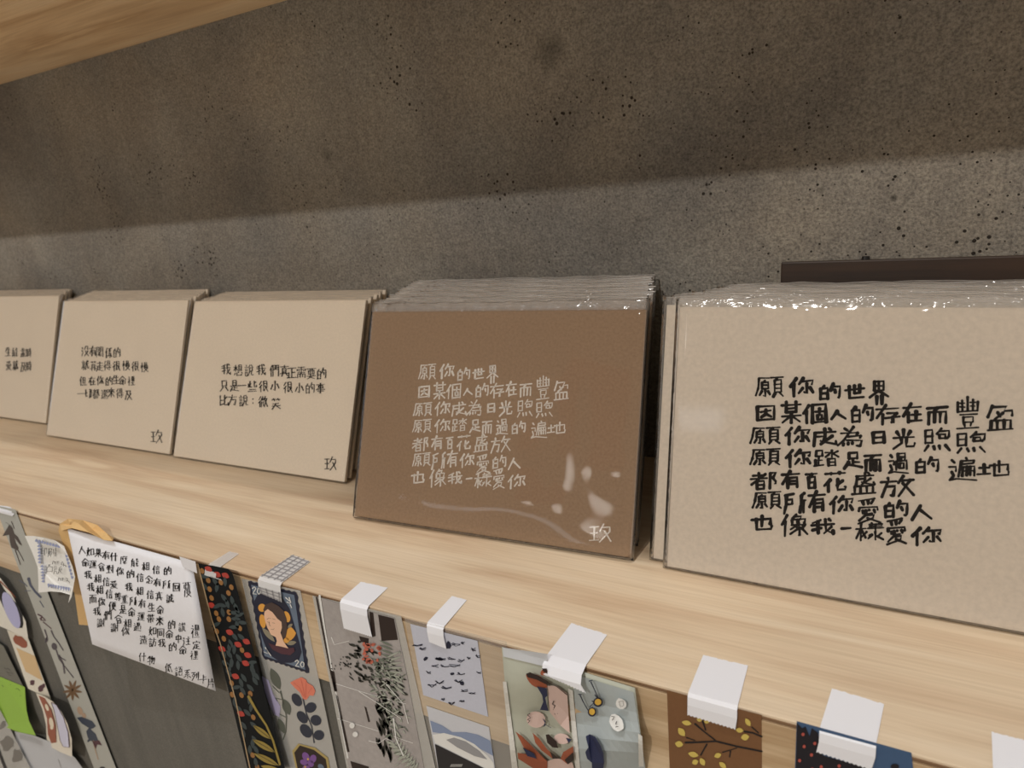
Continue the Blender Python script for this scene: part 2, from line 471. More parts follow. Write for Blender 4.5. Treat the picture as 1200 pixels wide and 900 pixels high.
def write(items, place, name, m, parent, w=0.13, jit=1.2, jag=0.12):
    """items: (char, x0, y0, x1, y1) boxes; one mesh for the whole lettering"""
    V, F = [], []
    for ch, x0, y0, x1, y1 in items:
        ss = strokes(ch); h = y1 - y0
        wd = w * (1.0 if len(ss) < 7 else 0.92 if len(ss) < 11 else 0.8 if len(ss) < 16 else 0.70)
        for s in ss:
            s = [(x0 + (px + random.uniform(-jit, jit)) / 99 * (x1 - x0), y0 + (py + random.uniform(-jit, jit)) / 99 * h) for px, py in s]
            s = [(px, py - 0.06 * (px - (x0 + x1) / 2)) for px, py in s]
            a = wd * random.uniform(0.88, 1.15)
            ribbon(V, F, s, a, a * random.uniform(0.6, 1.0), place, jag)
    return mesh(name, V, F, m, parent)

# ------------------------------------------------------------------ card stacks
M_cream = paper('cream_card', (237, 224, 205), 0.7, 0.05, 700)
M_oat = paper('oatmeal_card', (231, 219, 203), 0.8, 0.08, 520)
M_kraft = paper('brown_kraft_card', (166, 138, 110), 0.8, 0.14, 800)
M_white_card = paper('off_white_envelope', (226, 216, 198), 0.7, 0.04)
M_ink = mat('black_ink', (20, 14, 12), 0.7, 0.1)
M_whiteink = mat('white_ink', (236, 228, 218), 0.6)
M_film = film('clear_sleeve_film', 0.012, rough=0.05, gain=0.8)
M_filmfront = film('clear_sleeve_face', 0.02, rough=0.10, gain=1.9)
M_filmedge = film('clear_sleeve_margin', 0.13, (245, 242, 238), rough=0.13, gain=1.6, bump=0.5, bscale=160)
M_edge2 = film('thin_sleeve_margin', 0.02, rough=0.2, gain=0.4)
M_seam2 = film('thin_sleeve_seam', 0.25, rough=0.3, gain=0.4)
M_seam = film('sleeve_seam', 0.75, (252, 250, 247), rough=0.2, gain=1.6)

def frame(x, y, z, lean, yaw):
    """card frame: X along the card, Y up its face, Z out of the face"""
    L = math.radians(lean)
    ex = Vector((math.cos(yaw), math.sin(yaw), 0)); h = Vector((-math.sin(yaw), math.cos(yaw), 0))
    ey = h * math.sin(L) + Vector((0, 0, math.cos(L))); ez = ex.cross(ey)
    m = Matrix((ex, ey, ez)).transposed().to_4x4(); m.translation = Vector((x, y, z)) * U
    return m
def card_mesh(w, h, t):
    bm = bmesh.new()
    vs = [bm.verts.new((x * w, y * h, -z * t)) for z in (0, 1) for x, y in ((0, 0), (1, 0), (1, 1), (0, 1))]
    for f in ((0, 1, 2, 3), (7, 6, 5, 4), (0, 4, 5, 1), (1, 5, 6, 2), (2, 6, 7, 3), (3, 7, 4, 0)): bm.faces.new([vs[i] for i in f])
    me = bpy.data.meshes.new('card'); bm.to_mesh(me); bm.free(); return me
def sleeve_mesh(w, h, t, mx, mb, mtop, seed, nx=26, ny=12, puff=0.0004, wr=0.0, cr=1.0):
    """a flat bag: front and back film joined along a thin rim, taller than the card, rim slightly wavy"""
    rnd = random.Random(seed); V, F, MI = [], [], []
    X = [-mx] + [w * i / nx for i in range(nx + 1)] + [w + mx]
    Y = [-mb] + [h * j / ny for j in range(ny + 1)] + [h + mtop * 0.45, h + mtop * 0.93, h + mtop]
    zt = puff; idx = {}
    wave = [rnd.uniform(-1, 1) for _ in range(60)]
    for s in (0, 1):
        for j, y in enumerate(Y):
            for i, x in enumerate(X):
                rim = i in (0, len(X) - 1) or j in (0, len(Y) - 1)
                zf = zt if s == 0 else -t - zt; zm = -t / 2
                k = 0.0
                if rim: k = 1.0
                elif j == len(Y) - 2: k = 0.75
                elif j == len(Y) - 3: k = 0.35
                z = zf * (1 - k) + zm * k
                if j >= len(Y) - 4: z += (wave[i] * 0.0005 + rnd.uniform(-1, 1) * 0.0003) * cr * (0.5 if j == len(Y) - 4 else 1)
                yy = y + (wave[(i * 3) % 59] * 0.00035 if j >= len(Y) - 2 else 0)
                if s == 0 and wr and not rim:
                    n_ = noise.noise(Vector((x * 22 + seed, y * 34, seed * 1.7))); n2 = noise.noise(Vector((x * 60, y * 14 + seed, 3.1)))
                    z += wr * (0.6 + 0.9 * max(0, n_) * 1.6 + 0.35 * n2)
                if rim and s == 1: idx[s, i, j] = idx[0, i, j]; continue
                idx[s, i, j] = len(V); V.append((x, yy, z))
    for s in (0, 1):
        for j in range(len(Y) - 1):
            for i in range(len(X) - 1):
                q = [idx[s, i, j], idx[s, i + 1, j], idx[s, i + 1, j + 1], idx[s, i, j + 1]]
                if s: q = q[::-1]
                if len(set(q)) < 3: continue
                F.append(q)
                MI.append(2 if j == len(Y) - 2 else 1 if (j >= ny + 1 or i in (0, len(X) - 2) or j == 0) else (0 if s else 3))
    me = bpy.data.meshes.new('sleeve'); me.from_pydata(V, [], F); me.polygons.foreach_set('material_index', MI)
    me.polygons.foreach_set('use_smooth', [True] * len(F)); me.update(); return me

W, H, T = 0.148, 0.1045, 0.0016
def stack(n, x0, yA, yB, leanA, leanB, yaw, w, mcard, label_front, label_rest, group, dx=None, mtop=0.0065, mx=0.002, wr=0.0003, envelope=None, front_sleeve=True, h=H, cr=1.0):
    rnd = random.Random(hash(x0 * 1000) % 9999 + n); cards = []
    slv = [sleeve_mesh(w, h, T, mx, 0.0012, mtop, s, nx=22, ny=2, cr=cr) for s in (1, 2, 3)]
    Me, Ms = (M_filmedge, M_seam) if cr > 0.5 else (M_edge2, M_seam2)
    for me in slv:
        for x in (M_film, Me, Ms, M_film): me.materials.append(x)
    cm = card_mesh(w, h, T); cm.materials.append(mcard)
    em = card_mesh(w, h, T); em.materials.append(envelope or mcard)
    for i in range(n):
        t = i / (n - 1)
        xx = x0 + (dx(t) if dx else 0) + (rnd.uniform(-0.012, 0.012) if i > 0 else 0)
        y = yA + (yB - yA) * t; lean = leanA + (leanB - leanA) * t
        yw = yaw * (1 - t) + (rnd.uniform(-0.0015, 0.0015) if i else 0)
        zlift = T * math.sin(math.radians(lean)) / U + 0.0012 * math.cos(math.radians(lean)) / U + 0.001
        if i == 0:
            me = card_mesh(w, h, T); me.materials.append(mcard)
        else: me = em if (i % 3 == 2) else cm
        o = link('greeting_card', me); o.matrix_world = frame(xx, y, zlift, lean, yw)
        tag(o, label_front if i == 0 else label_rest, 'card', group)
        if i == 0:
            if front_sleeve:
                sm = sleeve_mesh(w, h, T, mx, 0.0012, mtop, 11 + int(abs(x0) * 7), nx=46, ny=34, wr=wr, cr=cr)
                for x in ((M_filmfront if mcard is M_kraft else M_film), Me, Ms, M_film): sm.materials.append(x)
                s = link('clear_sleeve', sm, parent=o)
        else:
            s = link('clear_sleeve', slv[i % 3], parent=o)
        cards.append(o)
    return cards

def local_of(card, u, v):
    m = card.matrix_world; inv = m.inverted()
    o = inv @ (EYE * U); d = inv.to_3x3() @ ray(u, v); t = -o.z / d.z
    p = o + d * t; return p.x, p.y
def face_place(card, lift=0.00012):
    def f(u, v):
        x, y = local_of(card, u, v); return (x, y, lift)
    return f

right = stack(11, -0.487, 0.3785, 0.615, 18.0, 25.5, 0.0, 0.150, M_oat,
    'large oatmeal card with a black brush written poem, front of the right stack',
    'oatmeal card in a clear sleeve, behind the front card of the right stack', 'cards in the oatmeal stack at the right',
    dx=lambda t: (0 if t == 0 else -0.05 + 0.12 * t), mtop=0.0036, envelope=M_white_card, wr=0.00006)
kraft = stack(15, -1.4475, 0.338, 0.695, 24.2, 23.5, math.atan2(0.0458, 0.8666), 0.1445, M_kraft,
    'brown kraft card with a white brush written poem, front of the shiny kraft stack',
    'brown kraft card in a clear sleeve, behind the front card of the kraft stack', 'kraft cards in the middle stack',
    dx=lambda t: -0.10 * t, mtop=0.0048, wr=0.0011, mx=0.001)
third = stack(7, -2.5415, 0.504, 0.70, 25.6, 26.9, 0.0147, 0.1487, M_cream,
    'cream card with three short lines of black writing, left of the kraft stack',
    'cream card behind the front card of the stack left of the kraft stack', 'cream cards in the stack left of the kraft stack',
    dx=lambda t: -0.085 * t, mtop=0.0014, wr=0.00008, mx=0.001, cr=0.2)
second = stack(7, -3.4686, 0.505, 0.725, 24.4, 24.0, 0.0079, 0.1482, M_cream,
    'cream card with four lines of black writing, second stack from the left',
    'cream card behind the front card of the second stack from the left', 'cream cards in the second stack from the left',
    dx=lambda t: -0.14 * t, mtop=0.0014, wr=0.00005, mx=0.001, cr=0.2)
first = stack(7, -4.555, 0.60, 0.755, 22.9, 21.2, 0.008, 0.1482, M_cream,
    'cream card in a wrinkled clear sleeve with two lines, cut by the left edge',
    'cream card behind the front card of the leftmost stack', 'cream cards in the leftmost stack',
    dx=lambda t: -0.13 * t, mtop=0.0014, wr=0.0006, mx=0.001, cr=0.2)

POEM = [
 ('願',92,75,205,160),('你',228,80,330,155),('的',352,105,440,168),('世',460,108,540,168),('界',560,95,640,190),
 ('因',92,198,172,255),('某',197,178,277,268),('個',280,192,385,267),('人',400,215,465,252),('的',483,193,575,262),('存',585,193,685,272),('在',697,187,777,265),('而',797,200,885,272),('豐',917,160,1015,290),('盈',1045,192,1160,295),
 ('願',68,283,190,355),('你',208,285,315,355),('成',322,290,425,360),('為',425,283,543,365),('日',567,305,630,350),('光',655,293,748,372),('煦',783,290,893,385),('煦',917,305,1040,392),
 ('願',68,372,190,443),('你',210,378,320,448),('踏',333,380,435,445),('足',455,390,530,455),('而',540,398,610,470),('過',637,393,722,477),('的',748,410,848,472),('遍',885,413,1005,507),('地',1008,425,1140,490),
 ('都',70,472,180,540),('有',197,465,272,537),('百',295,475,345,537),('花',372,472,465,550),('盛',483,470,585,560),('放',607,487,745,570),
 ('願',78,550,195,622),('所',206,555,296,640),('有',308,548,378,635),('你',393,570,495,640),('愛',512,575,600,680),('的',620,590,718,655),('人',732,605,822,668),
 ('也',75,650,160,712),('像',193,645,305,733),('我',320,665,415,730),('一',443,690,485,715),('樣',503,680,620,752),('愛',632,657,712,768),('你',732,700,860,770)]
def zoomed(items, ox, oy, s): return [(c, ox + a / s, oy + b_ / s, ox + c_ / s, oy + d / s) for c, a, b_, c_, d in items]
P1 = zoomed(POEM, 860, 420, 3.529)
write(P1, face_place(right[0]), 'brush_writing', M_ink, right[0], w=4.7)

# the same print on the kraft card: fit an affine map between the two card faces
pairs = [((92,75),(120,65)), ((1160,295),(1075,283)), ((75,712),(65,828)), ((860,770),(795,855)), ((640,95),(620,75)), ((745,570),(697,620))]
src = [local_of(right[0], 860 + a[0] / 3.529, 420 + a[1] / 3.529) for a, _ in pairs]
dst = [local_of(kraft[0], 470 + b_[0] / 5.4524, 415 + b_[1] / 5.4524) for _, b_ in pairs]
def solve3(A, y):
    m = Matrix([[sum(r[i] * r[j] for r in A) for j in range(3)] for i in range(3)])
    return m.inverted() @ Vector([sum(r[i] * q for r, q in zip(A, y)) for i in range(3)])
A = [(a, b_, 1.0) for a, b_ in src]; cx, cy = solve3(A, [d[0] for d in dst]), solve3(A, [d[1] for d in dst])
def kraft_place(u, v):
    x, y = local_of(right[0], u, v)
    return (cx[0] * x + cx[1] * y + cx[2], cy[0] * x + cy[1] * y + cy[2], 0.00012)
write(P1, kraft_place, 'brush_writing', M_whiteink, kraft[0], w=3.5)
write([('玖', 691, 614, 716, 635)], face_place(kraft[0]), 'signature', M_whiteink, kraft[0], w=2.2)

def line(text, centers, w, h, ox, oy, s):
    return zoomed([(c, x - w / 2, y - h / 2, x + w / 2, y + h / 2) for c, (x, y) in zip(text, centers)], ox, oy, s)
C3 = line('我想說我們真正需要的', [(130,155),(250,165),(360,165),(480,160),(612,168),(715,168),(788,190),(885,185),(985,195),(1087,195)], 92, 108, 250, 415, 8.571)
C3 += line('只是一些很小很小的事', [(110,320),(212,318),(290,315),(392,325),(505,325),(620,322),(750,335),(865,345),(972,340),(1078,345)], 88, 104, 250, 415, 8.571)
C3 += line('比方說：微笑', [(105,468),(195,462),(305,468),(403,470),(500,478),(630,500)], 90, 104, 250, 415, 8.571)
C3 += [('玖', 380.5, 535.5, 394, 551)]
write(C3, face_place(third[0]), 'brush_writing', M_ink, third[0], w=1.5)
C2 = line('沒有關係的', [(200,215),(290,215),(370,225),(475,235),(570,230)], 80, 112, 80, 390, 10)
C2 += line('就算走得很慢很慢', [(200,380),(295,390),(370,395),(460,385),(565,390),(680,385),(785,395),(895,405)], 84, 108, 80, 390, 10)
C2 += line('但在你的生命裡', [(175,565),(280,565),(375,560),(478,565),(560,550),(638,560),(740,565)], 80, 100, 80, 390, 10)
C2 += line('一切都還來得及', [(145,712),(235,710),(325,715),(425,722),(505,700),(605,710),(705,730)], 80, 108, 80, 390, 10)
C2 += [('玖', 177, 504, 190, 519)]
write(C2, face_place(second[0]), 'brush_writing', M_ink, second[0], w=1.3)
C1 = line('生能盡時', [(145,335),(262,345),(405,345),(508,350)], 92, 150, 0, 390, 15) + line('愛就及時', [(155,575),(272,575),(410,600),(510,585)], 92, 165, 0, 390, 15)
write(C1, face_place(first[0]), 'brush_writing', M_ink, first[0], w=1.15)

# ------------------------------------------------------------------ dark board behind the right stack
M_walnut = wood('dark_walnut', (62, 42, 27), (40, 26, 16), (78, 54, 34), gs=1.2, rough=0.5)
bd = box('wooden_board', (0, -0.055, 0), (1.35, 0, 0.632), M_walnut, bevel=0.0006)
bd.location = Vector((-0.315, 0.885, 0.012)) * U; bd.rotation_euler = (math.radians(-8.6), 0, 0)
tag(bd, 'dark walnut board leaning on the concrete wall behind the right card stack', 'board')
pg = bmesh.new(); bmesh.ops.create_cone(pg, cap_ends=True, segments=14, radius1=0.0018, radius2=0.0014, depth=0.0016)
me = bpy.data.meshes.new('peg'); pg.to_mesh(me); pg.free()
p = link('hanging_peg', me, mat('black_metal', (22, 20, 18), 0.4), parent=bd); p.location = Vector((0.20, -0.02, 0.636)) * U

# ------------------------------------------------------------------ sheets taped to the shelf front
class Sheet:
    """a thin sheet hanging at the shelf front; q = its corners (top left, top right, bottom right, bottom left) as measured"""
    def __init__(s, name, q, m, off=0.006, bulge=None, outline=None, nx=1, ny=1, label=None, cat=None, group=None, parent=None, thick=0.0008):
        s.q = [Vector(p) for p in q]; s.off = off; s.bulge = bulge; s.k = (0, 0, 1); s.thick = thick
        V, F = [], []
        if outline:
            n = len(outline)
            V = [s.P(u, v, 0) for u, v in outline] + [s.P(u, v, -thick * 0.8) for u, v in outline]
            F = [tuple(range(n)), tuple(range(2 * n - 1, n - 1, -1))] + [(i, i + n, (i + 1) % n + n, (i + 1) % n) for i in range(n)]
        else:
            for lay in (0, -thick * 0.8):
                for j in range(ny + 1):
                    for i in range(nx + 1):
                        a, b_ = i / nx, j / ny; pt = s.bil(a, b_); V.append(s.P(pt.x, pt.y, lay, (a, b_)))
            R = (nx + 1) * (ny + 1); I = lambda i, j: j * (nx + 1) + i
            for j in range(ny):
                for i in range(nx):
                    qd = (I(i, j), I(i + 1, j), I(i + 1, j + 1), I(i, j + 1)); F.append(qd); F.append(tuple(R + x for x in qd[::-1]))
            rim = [I(i, 0) for i in range(nx)] + [I(nx, j) for j in range(ny)] + [I(i, ny) for i in range(nx, 0, -1)] + [I(0, j) for j in range(ny, 0, -1)]
            for a, b_ in zip(rim, rim[1:] + rim[:1]): F.append((a, a + R, b_ + R, b_))
        s.o = mesh(name, V, F, m, parent, smooth=nx > 1)
        if label: tag(s.o, label, cat, group)
    def bil(s, a, b_):
        q = s.q; return (q[0] * (1 - a) + q[1] * a) * (1 - b_) + (q[3] * (1 - a) + q[2] * a) * b_
    def st(s, u, v):
        a = b_ = 0.5
        for _ in range(8):
            p = s.bil(a, b_); e = Vector((u, v)) - p
            da = (s.q[1] - s.q[0]) * (1 - b_) + (s.q[2] - s.q[3]) * b_; db = (s.q[3] - s.q[0]) * (1 - a) + (s.q[2] - s.q[1]) * a
            det = da.x * db.y - da.y * db.x
            a += (e.x * db.y - e.y * db.x) / det; b_ += (da.x * e.y - da.y * e.x) / det
        return a, b_
    def P(s, u, v, lift=0, st=None):
        y = -s.off
        if s.bulge:
            a, b_ = st or s.st(u, v); y -= s.bulge(min(max(a, 0), 1), min(max(b_, 0), 1))
        return on_front(u, v, y - lift) * U
    def frame(s, ox, oy, k): s.k = (ox, oy, k); return s
    def m(s, p): return (s.k[0] + p[0] / s.k[2], s.k[1] + p[1] / s.k[2])
    def draw(s, name, m, polys=(), lines=(), lift=0.0008, label=None):
        V, F = [], []
        for pl in polys:
            b0 = len(V)
            pl = [s.m(p) for p in pl]
            if s.bulge or True:
                V += [s.P(u, v, lift) for u, v in pl]; F.append(tuple(range(b0, b0 + len(pl))))
        for pts, w in lines:
            ribbon(V, F, [s.m(p) for p in pts], w / s.k[2], w * 0.8 / s.k[2], lambda u, v: s.P(u, v, lift), 0.05)
        o = mesh(name, V, F, m, s.o)
        if label: o['label'] = label
        return o
def ell(cx, cy, rx, ry, ang=0, n=14, wob=0.0):
    a = math.radians(ang); out = []
    for i in range(n):
        t = 2 * math.pi * i / n; r = 1 + wob * random.uniform(-1, 1)
        x, y = rx * math.cos(t) * r, ry * math.sin(t) * r
        out.append((cx + x * math.cos(a) - y * math.sin(a), cy + x * math.sin(a) + y * math.cos(a)))
    return out
def leaf(cx, cy, L, w, ang, n=7):
    a = math.radians(ang); up_, dn = [], []
    for i in range(n + 1):
        t = i / n; x = (t - 0.5) * L; y = w / 2 * math.sin(math.pi * t) ** 0.8 if 0 < t < 1 else 0
        up_.append((x, y))
        if 0 < t < 1: dn.append((x, -y))
    return [(cx + x * math.cos(a) - y * math.sin(a), cy + x * math.sin(a) + y * math.cos(a)) for x, y in up_ + dn[::-1]]
def inside(p, poly):
    x, y = p; r = False
    for (x1, y1), (x2, y2) in zip(poly, poly[1:] + poly[:1]):
        if (y1 > y) != (y2 > y) and x < (x2 - x1) * (y - y1) / (y2 - y1) + x1: r = not r
    return r

M_strip = film('milky_strip_film', 0.45, (212, 212, 208), rough=0.25, gain=0.3, ior=1.3)
M_clear = film('clear_strip_film', 0.05, (225, 225, 225), rough=0.12, gain=0.3, ior=1.3)
M_ptape = mat('white_paper_tape', (243, 244, 249), 0.6, 0.3, alpha=0.9)
M_note = paper('white_note_paper', (232, 232, 236), 0.7, 0.02, 500, 0.03)
M_tan = paper('tan_masking_tape', (222, 184, 126), 0.6, 0.05)
def ink(n, c, r=0.55): return mat(n, c, r, 0.3)
I_black = ink('print_black', (28, 26, 28)); I_navy = ink('print_navy', (34, 36, 56)); I_red = ink('print_red', (176, 62, 52)); I_coral = ink('print_coral', (222, 128, 104))
I_ochre = ink('print_ochre', (150, 106, 58)); I_olive = ink('print_olive', (152, 132, 62)); I_green = ink('print_dark_green', (54, 66, 58)); I_slate = ink('print_slate', (54, 66, 68))
I_grey = ink('print_grey', (120, 116, 110)); I_white = ink('print_white', (226, 226, 222)); I_brown = ink('print_brown', (104, 68, 50)); I_blue = ink('print_pale_blue', (144, 152, 186))
I_skin = ink('print_skin', (232, 190, 160)); I_hair = ink('print_hair', (74, 58, 54)); I_plum = ink('print_plum', (82, 46, 56)); I_steel = ink('print_steel_blue', (104, 118, 136))
I_yellow = ink('print_yellow', (214, 172, 70)); I_purple = ink('print_purple', (124, 84, 150)); I_dkbrown = ink('print_dark_brown', (46, 34, 30)); I_sage = ink('print_sage', (112, 120, 104))
I_lav = ink('print_lavender', (178, 178, 214)); I_rust = ink('print_rust', (150, 82, 56)); I_pink = ink('print_dusty_pink', (206, 180, 170)); I_cream = ink('print_cream', (226, 214, 190))

def tape(back, fold, low, m, label, group=None, zig=True, name='tape_strip', lift=0.010, n=26, tz=0.0022):
    """folded over the shelf edge: back pair lies on the shelf top, low pair on the front (pairs are left, right)"""
    V, F = [], []
    bk = [on_top(*p, 0.0016) for p in back]
    fd = [on_top(*p, 0.0022) for p in fold]
    lw = [on_front(*p, -lift) for p in low]
    rows = []
    def row(a, b_, f=None): rows.append([a.lerp(b_, i / n) + (f(i) if f else Vector()) for i in range(n + 1)])
    row(bk[0], bk[1], lambda i: Vector((0, random.uniform(-0.0012, 0.0012), 0)))
    f0 = [Vector((p.x, -0.001, 0.003)) for p in fd]; row(*f0)
    f1 = [Vector((p.x, -lift * 0.75, -0.003)) for p in fd]; row(*f1)
    f2 = [Vector((p.x, -lift, -0.02)) for p in fd]; row(*f2)
    row(lw[0], lw[1], lambda i: Vector((0, 0, 0.003 * (i % 2) if zig else 0)))
    for r in rows: V += [p * U for p in r]
    for j in range(len(rows) - 1):
        for i in range(n): F.append((j * (n + 1) + i, j * (n + 1) + i + 1, (j + 1) * (n + 1) + i + 1, (j + 1) * (n + 1) + i))
    o = mesh(name, V, F, m); tag(o, label, 'tape', group)
    md = o.modifiers.new('thickness', 'SOLIDIFY'); md.thickness = 0.00012; md.offset = 1
    return o, rows

# --- far left bottom pieces
S = Sheet('note_card', [(-30, 735), (4, 757), (27, 804), (-30, 780)], paper('olive_grey_card', (120, 118, 108)), off=0.012, label='olive grey card with faint pencil writing, above the lime green card', cat='card')
S.frame(0, 750, 6).draw('pencil_marks', I_black, lines=[([(30, 195), (45, 205), (58, 200), (70, 212)], 3), ([(48, 225), (62, 232), (75, 228), (90, 240)], 3), ([(60, 245), (80, 250)], 3)])
S = Sheet('note_card', [(-30, 780), (29, 805), (42, 862), (-30, 842)], paper('lime_green_card', (150, 190, 72), 0.6), off=0.014,
  outline=[(-30, 780), (0, 793), (29, 805), (30, 820), (31, 832), (34, 845), (42, 862), (22, 858), (0, 850), (-30, 842)], bulge=lambda a, b_: 0.03 * b_ * a,
  label='lime green card with small black cursive writing', cat='card')
S.frame(0, 750, 6).draw('cursive_writing', I_black, lines=[([(15, 318), (25, 330), (35, 318), (45, 332), (55, 322)], 3), ([(75, 312), (62, 350), (70, 335), (85, 345), (95, 335), (105, 350), (120, 340), (140, 355)], 3),
  ([(115, 378), (122, 372), (130, 380)], 3), ([(140, 395), (148, 390)], 3), (ell(138, 432, 9, 13), 3)])
S = Sheet('film_strip', [(-40, 810), (0, 832), (35, 900), (14, 900)], M_strip, off=0.03, outline=[(-40, 780), (0, 832), (14, 858), (38, 905), (-40, 905)], label='grey mottled translucent strip in the bottom left corner', cat='strip')
S.draw('mottled_print', I_grey, [ell(8, 872, 7, 9, 20, wob=.3), ell(20, 886, 6, 8, 10, wob=.3), ell(3, 850, 3, 5, 30, wob=.3)]); S.draw('dark_edge', I_black, lines=[([(-6, 868), (8, 905)], 4)])
S = Sheet('paper_sheet', [(18, 857), (72, 872), (100, 905), (26, 905)], paper('pale_grey_paper', (196, 198, 202), 0.6), off=0.02, outline=[(17, 857), (40, 862), (58, 869), (75, 878), (88, 888), (100, 905), (26, 905)],
  label='pale grey paper sheet with fine print at the bottom left', cat='paper')
S.frame(0, 750, 6).draw('fine_print', I_grey, lines=[([(140, 665 + 9 * i), (200, 678 + 9 * i), (260, 700 + 9 * i), (300, 712 + 9 * i)], 2) for i in range(4)] + [([(410, 840), (430, 900)], 3)])

S = Sheet('sticker', [(-30, 668), (14, 690), (33, 748), (-20, 728)], paper('cream_sticker', (226, 222, 210), 0.5), off=0.016, bulge=lambda a, b_: 0.03 * (1 - a),
  outline=[(-30, 660), (0, 677), (10, 690), (20, 708), (30, 728), (33, 748), (18, 742), (5, 736), (-20, 726)], label='curled cream sticker with a pale lavender oval on black', cat='sticker')
S.frame(0, 660, 9).draw('black_disc', I_black, [[(-100, 120), (0, 200), (40, 270), (110, 360), (190, 440), (235, 540), (245, 640), (235, 684), (180, 680), (60, 520), (-40, 300)]])
S.draw('lavender_oval', I_lav, [ell(118, 495, 65, 205, -22, 20)], lift=0.0016)
S.draw('rust_rim', I_rust, lines=[([(0, 190), (60, 250), (120, 310), (160, 360)], 12)], lift=0.0016)
S = Sheet('sticker', [(8, 738), (33, 748), (60, 820), (33, 807)], paper('cream_sticker_map', (228, 222, 206), 0.5), off=0.012, label='narrow cream sticker with a tan map and small stars', cat='sticker')
S.frame(0, 720, 5).draw('map_patch', ink('tan_wash', (214, 184, 138)), [[(95, 195), (205, 245), (250, 390), (150, 335)]])
S.draw('brown_blot', I_rust, [ell(118, 158, 48, 26, 38, wob=.15)]); S.draw('stars', I_plum, [ell(190, 400, 14, 20, 20, wob=.35), ell(243, 428, 14, 22, 30, wob=.35)])
S = Sheet('sticker', [(42, 812), (62, 822), (85, 887), (55, 874)], paper('cream_sticker_red', (230, 222, 206), 0.5), off=0.014, bulge=lambda a, b_: 0.03 * a,
  outline=[(42, 812), (52, 816), (62, 822), (72, 834), (79, 848), (84, 866), (84.5, 887), (70, 881), (55, 873), (54, 850), (50, 832)], label='curled cream sticker with a rust red picture and a blank oval', cat='sticker')
S.frame(0, 720, 5).draw('rust_picture', I_rust, [[(225, 475), (262, 490), (300, 560), (325, 650), (330, 750), (300, 755), (280, 700), (275, 610), (255, 545)]])
S.draw('pale_figure', I_cream, [ell(300, 640, 14, 36, -8), ell(275, 545, 9, 22, -20)], lift=0.0016)
S.draw('blank_oval', ink('pale_lilac', (206, 206, 226)), [[(300, 515), (330, 530), (370, 600), (398, 690), (405, 780), (370, 775), (352, 740), (335, 650), (318, 570)]]); S.draw('oval_outline', I_plum, lines=[([(300, 515), (330, 530), (370, 600), (398, 690), (405, 780), (370, 775), (352, 740), (335, 650), (318, 570), (300, 515)], 3)], lift=0.0016)

# --- strip with little figures
S = Sheet('washi_strip', [(-6, 592), (18, 597), (139, 908), (113, 908)], paper('grey_washi', (176, 176, 168), 0.55, 0.02), off=0.006, label='long grey washi strip printed with tiny figures and a star anise', cat='strip')
S.frame(0, 590, 9).draw('bird_figure', ink('bird_brown', (74, 62, 54)), [[(25, 345), (70, 270), (95, 225), (130, 255), (150, 320), (185, 350), (235, 445), (205, 430), (150, 360), (165, 410), (195, 470), (180, 495), (120, 465), (105, 410), (95, 330), (45, 340)]],
  [([(160, 490), (185, 560), (215, 645)], 10), ([(185, 485), (215, 540), (250, 605)], 9), ([(120, 190), (150, 265)], 8), ([(60, 200), (125, 240)], 4)])
S.frame(0, 660, 9).draw('blue_figure', ink('dusty_blue', (76, 80, 100)), lines=[([(300, 160), (320, 230), (370, 300), (430, 360)], 28), ([(420, 400), (460, 465)], 10), ([(205, 180), (260, 215), (285, 245)], 12), ([(265, 290), (320, 292)], 12)])
S.draw('red_knot', I_plum, lines=[([(400, 540), (440, 560), (430, 600), (480, 605), (450, 570), (420, 585)], 16), ([(455, 620), (540, 690)], 12)])
S.frame(0, 720, 5).draw('acrobat_figures', ink('acrobat_ink', (80, 72, 78)), [ell(318, 188, 16, 22, -20), ell(272, 150, 9, 16, 10)], [([(262, 90), (275, 130), (265, 165)], 8), ([(300, 95), (315, 130), (345, 170), (370, 210)], 8), ([(330, 210), (345, 260), (375, 300), (430, 370)], 7), ([(345, 240), (370, 290), (378, 345)], 10), ([(350, 250), (385, 270)], 7)])
_star = []
for i in range(9):
    a = i * 40 + 10; _star.append(leaf(425 + 26 * math.cos(math.radians(a)), 445 + 30 * math.sin(math.radians(a)), 66, 16, a))
S.draw('star_anise', ink('anise_brown', (112, 84, 56)), _star)
S.draw('dancer_dress', ink('dancer_blue', (58, 66, 82)), [[(450, 605), (480, 600), (540, 625), (562, 655), (545, 668), (530, 672), (560, 700), (575, 738), (540, 745), (515, 725), (505, 685), (520, 665), (480, 640)], [(510, 740), (525, 725), (532, 740), (515, 750)]])
S.draw('dancer_body', ink('dancer_skin', (176, 150, 128)), [ell(468, 565, 15, 26, -20), ell(492, 592, 12, 16, -20)], [([(545, 740), (560, 800), (575, 850)], 7)])
S.draw('red_ribbon', I_plum, [[(540, 742), (580, 738), (598, 768), (570, 762), (560, 790)]])
S.draw('dark_spot', I_black, [ell(600, 900, 16, 8)])

